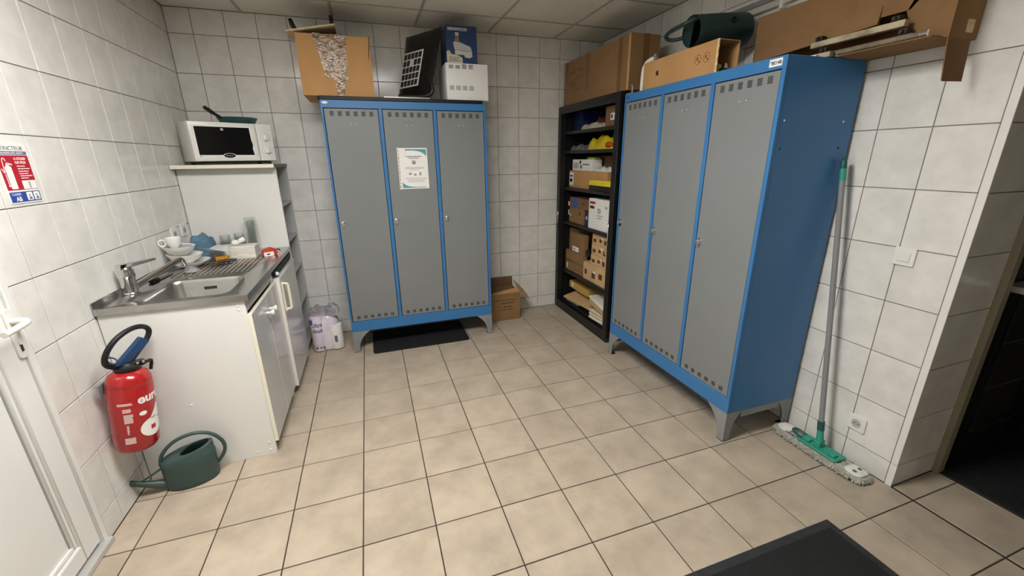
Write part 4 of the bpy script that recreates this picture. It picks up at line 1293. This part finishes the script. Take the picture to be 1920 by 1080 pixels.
# local Z runs from the mouth to the bottom of the can
n = 32
b = MB()
R = [b.ring([(r * math.cos(2 * math.pi * i / n), r * math.sin(2 * math.pi * i / n), z) for i in range(n)])
     for r, z in ((0.070, 0.10), (0.074, 0.004), (0.0765, 0.0), (0.079, 0.004), (0.080, 0.040), (0.086, 0.20), (0.090, 0.325), (0.086, 0.340), (0.070, 0.343))]
for p, q2 in zip(R, R[1:]):
    b.bridge(p, q2)
b.bm.faces.new(R[-1])
b.bm.faces.new(list(reversed(R[0])))
b.build('can_body', 'can_dark', t, smooth=True, angle=45)
inv = t.matrix_world.inverted()
up_l = (inv.to_3x3() @ Vector((0, 0, 1))).normalized()
ua = math.atan2(up_l.y, up_l.x)
hp = [(0.074 * math.cos(ua + math.radians(a)), 0.074 * math.sin(ua + math.radians(a))) for a in range(-165, 16, 12)]
MB().prism(hp, 0.006, 0.012).build('mouth_cover', 'can_dark', t)
W2 = lambda *p: inv @ Vector(p)
MB().tube([W2(1.975, 0.640, 2.232), W2(1.925, 0.660, 2.214), W2(1.895, 0.720, 2.200), W2(1.885, 0.790, 2.190), W2(1.895, 0.835, 2.172), W2(1.930, 0.820, 2.155), W2(1.985, 0.768, 2.165)], 0.010, 10, smooth=2).build('handle', 'can_dark', t, smooth=True)
MB().lathe([(0.016, 0), (0.017, 0.016), (0.012, 0.016), (0.012, 0.004), (0.001, 0.004)], 16, inv @ Matrix.Translation((2.150, 0.603, 2.216)) @ Vector((-0.10, -0.90, 0.42)).to_track_quat('Z', 'Y').to_matrix().to_4x4()).build('spout_socket', 'black', t, smooth=True)

# ------------------------------------------------------------------ black tambour cabinet and what stands in it
CXF, CXB, CY0, CY1, CH = 1.955, RW - 0.004, 1.352, 2.386, 1.968
t = thing('office_cabinet', 'tall open black metal cabinet with shelves in the corner beside the locker', 'cabinet', (0, 0, 0))
MB().box(CXF + 0.03, CXB, CY1 - 0.030, CY1, 0.03, CH - 0.03).build('side_panel', 'black_metal', t)
MB().box(CXF + 0.03, CXB, CY0, CY0 + 0.030, 0.03, CH - 0.03).build('side_panel', 'black_metal', t)
MB().box(CXB - 0.010, CXB, CY0 + 0.03, CY1 - 0.03, 0.03, CH - 0.03).build('back_panel', 'black_metal', t)
MB().box(CXF, CXB, CY0, CY1, CH - 0.030, CH).build('top_panel', 'black_metal', t, bevel=0.002)
MB().box(CXF + 0.004, CXB, CY0, CY1, 0.0, 0.030).build('plinth', 'black_metal', t, bevel=0.002)
jl = MB().box(CXF, CXF + 0.060, CY1 - 0.055, CY1, 0.03, CH - 0.03).build('front_jamb', 'black_metal', t, bevel=0.002)
jr = MB().box(CXF, CXF + 0.060, CY0, CY0 + 0.062, 0.03, CH - 0.03).build('front_jamb', 'black_metal', t, bevel=0.002)
MB().box(CXF + 0.002, CXF + 0.020, CY0 + 0.062, CY1 - 0.055, CH - 0.065, CH - 0.03).build('head_rail', 'black_metal', t)
MB().box(CXF + 0.002, CXF + 0.020, CY0 + 0.062, CY1 - 0.055, 0.03, 0.085).build('foot_rail', 'black_metal', t)
SHELF = (0.095, 0.425, 0.915, 1.245, 1.580, 1.750)
for z in SHELF:
    MB().box(CXF + 0.045, CXB - 0.012, CY0 + 0.032, CY1 - 0.032, z - 0.026, z).build('shelf', 'black_metal', t, bevel=0.002)
MB().box(CXF - 0.010, CXF, CY1 - 0.050, CY1 - 0.038, 0.895, 1.020).build('bar_handle', 'chrome', jl, bevel=0.003)
MB().box(CXF - 0.010, CXF, CY0 + 0.045, CY0 + 0.057, 0.880, 1.020).build('bar_handle', 'chrome', jr, bevel=0.003)
MB().tube([(CXF - 0.004, CY0 + 0.05, 0.86), (CXF - 0.014, CY0 + 0.06, 0.80), (CXF - 0.006, CY0 + 0.075, 0.76)], 0.004, 6).build('key_chain', 'chrome', jr, smooth=True)

GRP = None
XS = 2.020


def cbox(name, y0, y1, z0, h, label, m, cat='box', x=XS, d=0.26, patch=(), rz=0.0, tape=None):
    """closed carton on a cabinet shelf; y0<y1 along the shelf; patches (y, z, w, h, material) on its front"""
    wd = y1 - y0
    t = thing(name, label, cat, (x, y1, z0 + 0.0006), -math.pi / 2 + rz, 'cartons in the black cabinet' if name == 'carton' else None)
    bx = MB().box(0, wd, 0, d, 0, h).build('carton_body', m, t, bevel=0.0015)
    for px, pz, pw, ph, pm in patch:
        MB().box(px, px + pw, -0.0006, 0, pz, pz + ph).build('print_patch', pm, bx)
    if tape:
        MB().box(0, wd, -0.0005, 0, h * 0.5 - 0.012, h * 0.5 + 0.012).build('tape_strip', tape, bx)
    return t


S0, S1, S2, S3, S4, S5 = SHELF
# bottom: envelopes and paper stacks


def slab(name, loc, wx, wy, h, rx, ry, rz, label, cat, m, n=1, seed=1):
    t = thing(name, label, cat, loc)
    t.rotation_euler = (rx, ry, rz)
    R = random.Random(seed)
    if n == 1:
        MB().box(-wx / 2, wx / 2, -wy / 2, wy / 2, 0, h).build('body', m, t, bevel=min(h * 0.3, 0.012), seg=3)
    else:
        for k in range(n):
            a, b_ = R.uniform(-.008, .008), R.uniform(-.008, .008)
            MB().box(-wx / 2 + a, wx / 2 + a, -wy / 2 + b_, wy / 2 + b_, h * k / n, h * (k + 0.9) / n).build('sheet', m if k % 3 else 'kraft', t)
    return t


t = slab('padded_envelope', (2.190, 2.10, S0 + 0.128), 0.23, 0.36, 0.075, 0.04, -0.03, 0.05, 'thick yellow padded envelope at the bottom of the black cabinet', 'envelope', 'kraft_yellow')
MB().box(-0.1215, -0.120, 0.08, 0.12, 0.03, 0.07).build('print_patch', 'print_white', t)
slab('brown_envelope', (2.130, 2.02, S0 + 0.066), 0.27, 0.40, 0.016, 0.05, -0.16, 0.18, 'large flat brown envelope sliding out of the black cabinet', 'envelope', 'kraft')
slab('magazine', (2.160, 2.14, S0 + 0.002), 0.26, 0.24, 0.018, 0.0, 0.0, 0.06, 'thin pale magazine under the brown envelope', 'magazine', 'paper')
slab('paper_stack', (2.125, 1.585, S0 + 0.001), 0.25, 0.27, 0.085, 0, 0, 0.06, 'lower stack of white paper and card in the bottom of the cabinet', 'paper', 'paper', 8, 2)
slab('paper_parcel', (2.125, 1.610, S0 + 0.106), 0.24, 0.30, 0.055, 0.10, 0.0, -0.05, 'kraft wrapped parcel lying on the paper stack', 'parcel', 'kraft')
t = slab('paper_ream', (2.120, 1.600, S0 + 0.163), 0.25, 0.29, 0.030, 0.10, 0.0, -0.10, 'white paper ream on top of the kraft parcel', 'paper', 'paper')
# second shelf: cartons
cbox('carton', 2.13, 2.330, S1, 0.420, 'tall slim carton at the corner of the second lowest cabinet shelf', 'cardboard_dull', x=2.08, d=0.24)
cbox('carton', 1.945, 2.300, S1, 0.205, 'square carton under the labelled carton on the cabinet shelf', 'cardboard_dull', x=2.03, d=0.05 + 0.0, tape='tape_dark', patch=[(0.03, 0.02, 0.02, 0.05, 'print_white')])
cbox('carton', 1.930, 2.180, S1 + 0.2065, 0.190, 'carton with white shipping label stacked on the square carton', 'cardboard_dull', x=2.03, d=0.048, patch=[(0.02, 0.012, 0.13, 0.045, 'print_white'), (0.03, 0.028, 0.05, 0.010, 'print_dark')])
cbox('carton', 1.510, 1.915, S1, 0.165, 'printed carton at the base of the pile beside the black tube', 'cardboard_light', x=2.025, d=0.28, patch=[(0.03, 0.05, 0.04, 0.05, 'ink'), (0.16, 0.04, 0.06, 0.05, 'ink'), (0.28, 0.06, 0.06, 0.05, 'ink'), (0.19, 0.09, 0.03, 0.02, 'print_white')])
for k in range(3):
    cbox('carton', 1.520, 1.800, S1 + 0.166 + k * 0.0925, 0.091, ('lowest', 'middle', 'topmost')[k] + ' of three printed cartons piled on the wide printed carton', 'cardboard_light', x=2.035 + 0.004 * k, d=0.27,
         patch=[(0.02, 0.02, 0.05, 0.03, 'ink'), (0.12, 0.03, 0.04, 0.03, 'ink'), (0.20, 0.02, 0.04, 0.04, 'ink'), (0.155, 0.06, 0.03, 0.015, 'print_white')])
tag(MB().tube([(2.30, 1.850, S1 + 0.20), (2.10, 1.880, S1 + 0.255), (2.04, 1.870, S1 + 0.245)], 0.034, 14, smooth=1).build('black_tube', 'black', smooth=True), 'thick black tube pushed between the cartons on the cabinet shelf', 'tube')
cbox('small_box', 1.425, 1.505, S1 + 0.0, 0.30, 'white and red narrow box at the end of the cartons by the jamb', 'print_white', x=2.03, d=0.2, patch=[(0.0, 0.20, 0.08, 0.03, 'print_red'), (0.02, 0.05, 0.04, 0.10, 'print_red')])
tag(MB().prism(rrect(-0.03, 0.03, -0.03, 0.03, 0.02), 0, 0.045).build('red_lid', 'print_red', loc=(2.07, 1.465, S1 + 0.301), bevel=0.005), 'small dark red box on the white and red box in the cabinet', 'box')
# third shelf
cbox('spray_box', 2.275, 2.325, S2, 0.225, 'narrow black and white box at the corner of the middle cabinet shelf', 'black', x=2.05, d=0.2, patch=[(0.01, 0.15, 0.03, 0.04, 'print_white'), (0.012, 0.06, 0.02, 0.05, 'print_white')])
cbox('carton', 1.960, 2.250, S2, 0.142, 'plain brown carton under the carton with the blue label', 'cardboard_dull', x=2.03, d=0.25, patch=[(0.02, 0.06, 0.02, 0.02, 'print_white'), (0.20, 0.085, 0.03, 0.03, 'ink')])
cbox('carton', 1.860, 2.245, S2 + 0.1425, 0.095, 'flat brown carton with a blue label on the middle cabinet shelf', 'cardboard_brown', x=2.03, d=0.25, patch=[(0.07, 0.0, 0.085, 0.094, 'blue_card'), (0.03, 0.05, 0.02, 0.03, 'print_dark'), (0.24, 0.04, 0.06, 0.02, 'ink')])
cbox('navy_box', 1.865, 1.945, S2, 0.135, 'narrow navy blue box beside the tall white box', 'navy_card', x=2.035, d=0.2, patch=[(0.02, 0.06, 0.03, 0.03, 'print_lightgrey')])
cbox('archive_box', 1.490, 1.850, S2, 0.262, 'tall white box with red heading on the middle cabinet shelf', 'print_white', x=2.02, d=0.26, patch=[(0.02, 0.215, 0.09, 0.022, 'print_red'), (0.02, 0.175, 0.075, 0.024, 'print_dark'), (0.15, 0.175, 0.05, 0.008, 'print_grey'), (0.15, 0.160, 0.06, 0.008, 'print_grey'), (0.15, 0.145, 0.055, 0.008, 'print_grey'), (0.15, 0.12, 0.09, 0.006, 'print_grey'), (0.27, 0.19, 0.04, 0.02, 'print_lightgrey'), (0.15, 0.10, 0.07, 0.006, 'print_grey')])
# fourth shelf
cbox('carton', 1.610, 2.300, S3, 0.155, 'wide tan carton with white end label on the upper middle shelf', 'cardboard', x=2.045, d=0.24, patch=[(0.004, 0.02, 0.085, 0.12, 'print_white'), (0.012, 0.05, 0.05, 0.03, 'print_grey'), (0.012, 0.10, 0.06, 0.012, 'print_grey')])
cbox('white_box', 1.900, 2.270, S3 + 0.1555, 0.100, 'white printed box on the wide tan carton', 'print_white', x=2.06, d=0.1, patch=[(0.02, 0.02, 0.10, 0.05, 'print_lightgrey'), (0.14, 0.06, 0.03, 0.03, 'print_dark'), (0.20, 0.05, 0.12, 0.012, 'print_grey'), (0.15, 0.02, 0.04, 0.03, 'print_grey')])
cbox('carton', 1.700, 2.260, S3 + 0.1555, 0.128, 'dark brown carton behind the white printed box', 'cardboard_brown', x=2.19, d=0.10)
tag(crumple(0.055, 0.12, 0.045, 5).build('plastic_pouch', 'mop_white', smooth=True, loc=(2.115, 1.76, S3 + 0.157), angle=80), 'crumpled white pouch lying on the wide tan carton', 'pouch')
tag(MB().prism(rrect(-0.045, 0.045, -0.05, 0.05, 0.02), 0, 0.016).build('lime_pouch', 'lime', M=Matrix.Translation((2.110, 1.955, S3 + 0.2570)), bevel=0.005), 'lime green flat pouch on top of the white printed box', 'pouch')
t = thing('tool_case', 'black and yellow case in front of the wide tan carton', 'case', (2.004, 1.840, S3 + 0.0006), -math.pi / 2)
MB().box(0, 0.335, 0, 0.038, 0, 0.042).build('case_base', 'black', t, bevel=0.004)
MB().box(0, 0.335, 0, 0.038, 0.0425, 0.088).build('case_lid', 'yellow', t, bevel=0.004)
tag(MB().tube([(2.12, 1.50, S3 + 0.157), (2.10, 1.55, S3 + 0.20), (2.14, 1.60, S3 + 0.19), (2.17, 1.54, S3 + 0.165), (2.12, 1.47, S3 + 0.21), (2.09, 1.44, S3 + 0.30)], 0.007, 8, smooth=2).build('black_cable', 'black', smooth=True), 'loose black cable on the upper middle cabinet shelf', 'cable')
# fifth shelf
t = thing('yellow_bag', 'crumpled yellow plastic bag with red print in the black cabinet', 'bag', (2.115, 1.760, S4 + 0.0035))
crumple(0.085, 0.225, 0.130, 8).build('film', 'yellow_bag', t, smooth=True, angle=80)
MB().sphere((-0.075, -0.150, 0.030), 0.03, (0.6, 1.6, 0.8)).build('print_patch', 'orange_red', t, smooth=True)
tag(crumple(0.075, 0.16, 0.060, 11).build('grey_cloth', 'grey_cloth', smooth=True, loc=(2.11, 2.165, S4 + 0.0035), angle=80), 'crumpled grey cloth beside the yellow bag in the cabinet', 'cloth')
tag(crumple(0.065, 0.09, 0.145, 6).build('ochre_bag', 'lime', smooth=True, loc=(2.28, 1.60, S4 + 0.0035), angle=80), 'dull yellow bag behind the yellow plastic bag', 'bag')
# top shelf
cbox('binder', 2.16, 2.330, S5, 0.170, 'dark blue folder standing at the corner of the top cabinet shelf', 'navy_card', x=2.09, d=0.25)
tag(crumple(0.080, 0.22, 0.150, 14).build('rust_cloth', 'rust_cloth', smooth=True, loc=(2.235, 1.90, S5 + 0.0035), angle=80), 'folded rust brown cloth on the top cabinet shelf', 'cloth')
tag(crumple(0.055, 0.20, 0.055, 17).build('ecru_cloth', 'ecru_cloth', smooth=True, loc=(2.075, 1.90, S5 + 0.0035), angle=80), 'crumpled pale cloth in front of the rust brown cloth', 'cloth')
cbox('carton', 1.475, 1.665, S5, 0.148, 'small brown carton with white label on the top cabinet shelf', 'cardboard_brown', x=2.03, d=0.2, patch=[(0.075, 0.045, 0.10, 0.05, 'print_white'), (0.085, 0.055, 0.02, 0.03, 'print_dark'), (0.13, 0.055, 0.03, 0.02, 'print_dark')])

# long carton on the cabinet
t = thing('long_carton', 'long brown taped carton on top of the black cabinet', 'box', (1.972, 2.318, CH + 0.0006), -math.pi / 2)
lc = MB().box(0, 1.030, 0, 0.235, 0, 0.352).build('carton_body', 'cardboard_dull', t, bevel=0.002)
for x, w_ in ((0.045, 0.035), (0.405, 0.050), (0.880, 0.050)):
    MB().box(x, x + w_, -0.0007, 0, 0.0, 0.352).build('tape_strip', 'tape_dark', lc)
MB().box(1.030, 1.0307, 0.10, 0.15, 0.0, 0.352).build('tape_strip', 'tape_dark', lc)
MB().box(1.005, 1.028, -0.0012, 0, 0.0, 0.352).build('crushed_edge', 'cardboard', lc)
sc = MB()
R_ = random.Random(31)
for row, z, k0 in ((0, 0.250, 6), (1, 0.145, 3)):
    for k in range(k0):
        x = 0.105 + k * 0.042
        sc.tube([(x + R_.uniform(-.008, .008) + 0.012 * j, -0.0004, z + R_.uniform(-.018, .022) + (0.02 if j % 2 else -0.01)) for j in range(4)], 0.0018, 4, smooth=1)
sc.tube([(0.10, -0.0004, 0.190), (0.37, -0.0004, 0.200)], 0.0016, 4)
sc.tube([(0.12, -0.0004, 0.105), (0.36, -0.0004, 0.112)], 0.0016, 4)
tag(sc.build('handwriting', 'ink', lc), kind='stuff')

# ------------------------------------------------------------------ things on the right locker
Z2 = LKH + 0.0005
t = thing('cut_carton', 'open ended tan carton lying along the edge of the right locker', 'box', (1.930, 1.062, Z2), -math.pi / 2)
CW, CD, CHh = 0.618, 0.145, 0.163
MB().box(0, CW, 0, 0.004, 0, CHh).build('side_wall', 'cardboard', t)
MB().box(0.0, CW - 0.01, CD - 0.004, CD, 0, CHh).build('side_wall', 'cardboard', t)
MB().box(0, CW - 0.02, 0.004, CD - 0.004, 0, 0.004).build('bottom', 'cardboard', t)
MB().box(0, CW - 0.006, 0.004, CD - 0.004, CHh - 0.004, CHh).build('top', 'cardboard', t)
MB().box(0, 0.004, 0.004, CD - 0.004, 0.004, CHh - 0.004).build('end_wall', 'cardboard', t)
wav = [(CW + 0.0005 + 0.004 * math.sin(k * 1.9), 0.002 + k * (CHh - 0.004) / 14) for k in range(15)]
MB().prism([(CW - 0.012, 0.0)] + wav + [(CW - 0.012, CHh)], 0.0, 0.0012, FM).build('torn_edge', 'cardboard_edge', t)
MB().prism(rrect(0.128, 0.150, 0.072, 0.098, 0.001), 0, 0.0008, FM).build('hand_hole', 'slot', t)
for x in (0.478, 0.540):
    rg = MB()
    for k in range(16):
        a0, a1 = 2 * math.pi * k / 16, 2 * math.pi * (k + 1) / 16
        rg.prism([(x + r_ * math.cos(a_), 0.092 + r_ * math.sin(a_)) for r_, a_ in ((0.022, a0), (0.024, a0), (0.024, a1), (0.022, a1))], 0, 0.0006, FM)
    rg.prism([(x - 0.012, 0.085), (x - 0.002, 0.092), (x + 0.004, 0.104), (x - 0.010, 0.100)], 0, 0.0006, FM)
    rg.prism(ellipse(x + 0.008, 0.082, 0.005, 0.006, 8), 0, 0.0006, FM)
    rg.build('print_mark', 'ink', t)
tag(MB().box(-0.022, 0.022, -0.030, 0.030, 0, 0.05).build('green_block', 'lime', M=Matrix.Translation((1.972, 0.505, Z2 + 0.005)) @ Matrix.Rotation(0.3, 4, 'Z'), bevel=0.004), 'lime green plastic part inside the open ended carton', 'plastic part')
tag(MB().lathe([(0.02, 0), (0.022, 0.03), (0.012, 0.05), (0.012, 0.058)], 16, Matrix.Translation((2.038, 0.50, Z2 + 0.005))).build('metal_fitting', 'chrome', smooth=True), 'shiny metal fitting inside the open ended carton', 'fitting')
tag(MB().box(-0.025, 0.025, -0.02, 0.02, 0, 0.028).build('black_part', 'black', loc=(2.005, 0.475, Z2 + 0.005), bevel=0.004), 'small black part lying inside the open ended carton', 'plastic part')

t = thing('pipe_bend', 'white plastic pipe bend standing on the right locker behind the carton', 'pipe', (1.955, 1.098, Z2))
MB().tube([(0, 0, 0), (0, 0, 0.120), (0.004, -0.010, 0.158), (0.014, -0.026, 0.180), (0.035, -0.050, 0.192)], 0.0165, 14, smooth=2).build('pipe', 'pipe_white', t, smooth=True)
MB().lathe([(0.016, 0), (0.016, 0.014), (0.009, 0.020), (0.009, 0.032)], 14, Matrix.Translation((0.040, -0.054, 0.186))).build('fitting', 'leg_grey', t, smooth=True)
t = thing('metal_stud', 'small chrome stud on a grey plate at the corner of the right locker', 'stud', (1.925, 1.165, Z2))
MB().box(-0.03, 0.035, -0.035, 0.025, 0, 0.005).build('plate', 'leg_grey', t, bevel=0.001)
MB().lathe([(0.006, 0.005), (0.006, 0.045), (0.016, 0.048), (0.016, 0.054), (0.010, 0.057)], 16).build('stud', 'chrome', t, smooth=True)

# long torn carton with old lamp battens along the right wall
t = thing('long_carton', 'long torn carton lying on the locker along the right wall and past its end', 'box', (0, 0, 0))
PX0, PX1, PY0, PY1, PZ0, PZ1 = 2.222, RW - 0.006, -0.340, 0.500, Z2 + 0.0005, 2.205
MB().box(PX0 + 0.004, PX1, PY0, PY1, PZ0, PZ0 + 0.004).build('bottom', 'cardboard_dull', t)
MB().box(PX1 - 0.004, PX1, PY0, PY1, PZ0 + 0.004, PZ1).build('side_wall', 'cardboard_dull', t)
MB().box(PX0, PX1, PY0 + 0.0, PY1, PZ1, PZ1 + 0.004).build('top', 'cardboard_dull', t)
MB().box(PX0, PX0 + 0.004, 0.0, PY1, PZ0 + 0.085, PZ1).build('side_wall', 'cardboard_dull', t)
MB().prism([(-0.0, PZ0 + 0.125), (0.20, PZ0 + 0.125), (0.34, PZ1), (0.0, PZ1)], 0, 0.004, leftM(PX0 + 0.004, 0.0, 0)).build('side_wall', 'cardboard_dull', t)
MB().prism([(0.235, PZ0 + 0.004), (0.34, PZ0), (0.34, PZ1), (0.26, PZ1), (0.19, PZ0 + 0.12)], 0, 0.004, leftM(PX0 + 0.004, 0.0, 0)).build('side_wall', 'cardboard_dull', t)
MB().box(PX0, PX1, PY0 - 0.004, PY0, PZ0, PZ1).build('end_wall', 'cardboard_dull', t)
MB().prism(rrect(0.088, 0.130, 0.075, 0.118, 0.004), 0, 0.0008, frontM(PX0, PY0 - 0.004, PZ0 - 0.055)).build('torn_patch', 'cardboard_edge', t)
MB().hexa([(PX0 + 0.0, PY0 - 0.020, 1.772), (PX0 + 0.118, PY0 - 0.020, 1.776), (PX0 + 0.118, PY0 - 0.016, 1.778), (PX0 + 0.0, PY0 - 0.016, 1.776),
           (PX0 + 0.0, PY0 - 0.004, PZ0), (PX0 + 0.135, PY0 - 0.004, PZ0), (PX0 + 0.135, PY0, PZ0 + 0.002), (PX0 + 0.0, PY0, PZ0 + 0.002)]).build('hanging_flap', 'cardboard_brown', t)
MB().hexa([(PX0 - 0.010, 0.49, PZ0 + 0.070), (PX0 - 0.012, -0.10, PZ0 + 0.100), (PX0, -0.10, PZ0 + 0.098), (PX0, 0.49, PZ0 + 0.078),
           (PX0 - 0.003, 0.49, PZ0 + 0.115), (PX0 - 0.004, -0.10, PZ0 + 0.165), (PX0, -0.10, PZ0 + 0.165), (PX0, 0.49, PZ0 + 0.115)]).build('folded_flap', 'cardboard_dull', t)
MB().box(PX0 - 0.072, PX0 + 0.004, -0.330, 0.0, PZ0 - 0.0005, PZ0 + 0.003).build('bottom_flap', 'cardboard_dull', t)


def batten(label, x, z, y0, y1, m, r=0.016, sock=True):
    t = thing('lamp_batten', label, 'lamp batten', (x, y0, z), 0, 'old lamp battens on the right locker')
    ln = y1 - y0
    MB().box(-r, r, 0.0, ln, -r * 0.8, r * 0.8).build('channel', m, t, bevel=0.004, seg=2)
    for y in (0.02, ln - 0.05):
        s = MB().box(-r * 1.1, r * 1.1, y, y + 0.03, r * 0.8, r * 2.1).build('lamp_holder', 'bakelite', t, bevel=0.003)
        if sock:
            MB().lathe([(0.007, 0), (0.006, 0.012)], 10, Matrix.Translation((-r * 1.1, y + 0.015, r * 1.4)) @ Matrix.Rotation(-math.pi / 2, 4, 'Y')).build('contact', 'bakelite', s)
    return t


batten('long grimy lamp batten lying lowest in front of the torn carton', PX0 - 0.030, PZ0 + 0.018, -0.255, 0.42, 'dirty_grey', 0.017)
batten('yellowed lamp batten lying on the lower grimy batten', PX0 - 0.040, PZ0 + 0.072, -0.225, 0.14, 'old_white', 0.015)
batten('cream lamp batten beside the lowest batten on the locker', PX0 - 0.070, PZ0 + 0.016, 0.02, 0.42, 'old_white', 0.014)
tag(MB().box(-0.012, 0.012, 0, 0.09, 0, 0.016).build('white_strip', 'print_white', loc=(PX0 - 0.115, 0.05, Z2 + 0.0005), bevel=0.002), 'short white plastic strip on the locker beside the battens', 'strip')
t = thing('lamp_tube', 'thin metal tube with bright end lying beside the lowest batten', 'tube', (PX0 - 0.058, -0.300, PZ0 + 0.016))
MB().cyl((0, 0, 0), (0, 0.30, 0), 0.010, None, 12).build('tube', 'dirty_grey', t, smooth=True)
MB().cyl((0, -0.012, 0), (0, 0.012, 0), 0.0115, None, 12).build('cap', 'chrome', t, smooth=True)

# conduit on the right wall
t = thing('wall_conduit', 'pale cable trunking with clips high on the right tiled wall', 'conduit', (0, 0, 0))
MB().box(RW - 0.028, RW - 0.0005, -0.40, 1.15, 2.282, 2.312).build('trunking', 'conduit', t, bevel=0.003)
MB().box(RW - 0.012, RW - 0.0005, -0.40, 1.15, 2.325, 2.350).build('upper_strip', 'leg_grey', t)
for y in (0.50, -0.10):
    MB().box(RW - 0.034, RW - 0.0005, y - 0.012, y + 0.012, 2.262, 2.330).build('clip', 'white_plastic', t, bevel=0.003)

# ------------------------------------------------------------------ mop
t = thing('floor_mop', 'flat mop with grey handle leaning in the corner by the right locker', 'mop', (0, 0, 0))
P0, P1 = Vector((2.290, -0.228, 0.075)), Vector((2.322, -0.028, 1.400))
dv = (P1 - P0).normalized()
MB().cyl(P0 + dv * 0.10, P1, 0.0125, None, 14).build('handle', 'mop_grey', t, smooth=True)
MB().cyl(P1, P1 + dv * 0.055, 0.0138, 0.0138, 14).build('grip_collar', 'mop_green', t, smooth=True)
MB().tube([P1 + dv * 0.055, P1 + dv * 0.085, P1 + dv * 0.098, P1 + dv * 0.104], [0.0138, 0.0135, 0.010, 0.004], 14).build('grip_cap', 'mop_dark', t, smooth=True)
MB().cyl(P0 + dv * 0.065, P0 + dv * 0.115, 0.0165, None, 14).build('collar', 'mop_dark', t, smooth=True)
MB().cyl(P0, P0 + dv * 0.068, 0.0175, 0.0145, 14).build('socket', 'mop_green', t, smooth=True)
MB().box(-0.020, 0.020, -0.016, 0.016, 0, 0.045, Matrix.Translation((2.290, -0.228, 0.042))).build('hinge', 'mop_green', t, bevel=0.006, seg=2)
MB().prism(rrect(2.250, 2.338, -0.340, -0.130, 0.012), 0.036, 0.046).build('mop_plate', 'mop_green', t, bevel=0.003)
for y in (-0.305, -0.175):
    MB().box(2.268, 2.300, y - 0.016, y + 0.016, 0.046, 0.058).build('plate_catch', 'mop_green', t, bevel=0.003)
MB().tube([(2.27, -0.150, 0.048), (2.262, -0.110, 0.060), (2.285, -0.085, 0.060), (2.315, -0.095, 0.055), (2.318, -0.140, 0.048)], 0.006, 8, smooth=2).build('pedal', 'mop_dark', t, smooth=True)
for x in (2.262, 2.326):
    MB().tube([(x, -0.400, 0.034), (x, -0.060, 0.034)], 0.003, 6).build('wire', 'chrome', t, smooth=True)
MB().prism(rrect(2.243, 2.350, -0.455, 0.000, 0.030), 0.012, 0.030).build('mop_cloth', 'mop_fringe', t, bevel=0.006, seg=2)
for y0, y1 in ((-0.450, -0.370), (-0.080, -0.008)):
    MB().prism(rrect(2.256, 2.338, y0, y1, 0.025), 0.030, 0.040).build('mop_pocket', 'mop_white', t, bevel=0.005, seg=2)
for x in (2.275, 2.312):
    MB().box(x, x + 0.014, -0.420, -0.404, 0.0395, 0.0415).build('pocket_tab', 'mop_dark', t)
fg = MB()
R_ = random.Random(77)
outl = rrect(2.250, 2.345, -0.450, -0.004, 0.035, 5)
per = []
for (x0, y0), (x1, y1) in zip(outl, outl[1:] + outl[:1]):
    ln = math.hypot(x1 - x0, y1 - y0)
    for k in range(max(1, int(ln / 0.0045))):
        s = k / max(1, int(ln / 0.0045))
        per.append((x0 + (x1 - x0) * s, y0 + (y1 - y0) * s))
for (x, y) in per:
    for _ in range(2):
        dx, dy = x - 2.2965, 0.0
        if y < -0.42:
            dy = -1
        if y > -0.03:
            dy = 1
        v = Vector((dx * 12, dy, 0)).normalized()
        l_ = R_.uniform(0.012, 0.024)
        e_ = Vector((min(x + v.x * l_, RW - 0.004), y + v.y * l_, R_.uniform(0.004, 0.016)))
        fg.tube([(x, y, 0.024), ((x + e_.x) / 2, (y + e_.y) / 2 + R_.uniform(-.003, .003), 0.026), tuple(e_)], 0.0032, 4)
tag(fg.build('fringe', 'mop_fringe', t), kind='stuff')

# ------------------------------------------------------------------ mat in the foreground
t = thing('entrance_mat', 'large black mat with raised rim lying in the middle of the floor', 'mat', (0.715, -1.343, 0.0005))
MB().box(0, 1.20, 0, 0.80, 0, 0.005).build('mat_base', 'rubber_rim', t, bevel=0.002)
MB().prism(rrect(0.035, 1.165, 0.035, 0.765, 0.01), 0.005, 0.011).build('pile', 'rubber', t, bevel=0.003)
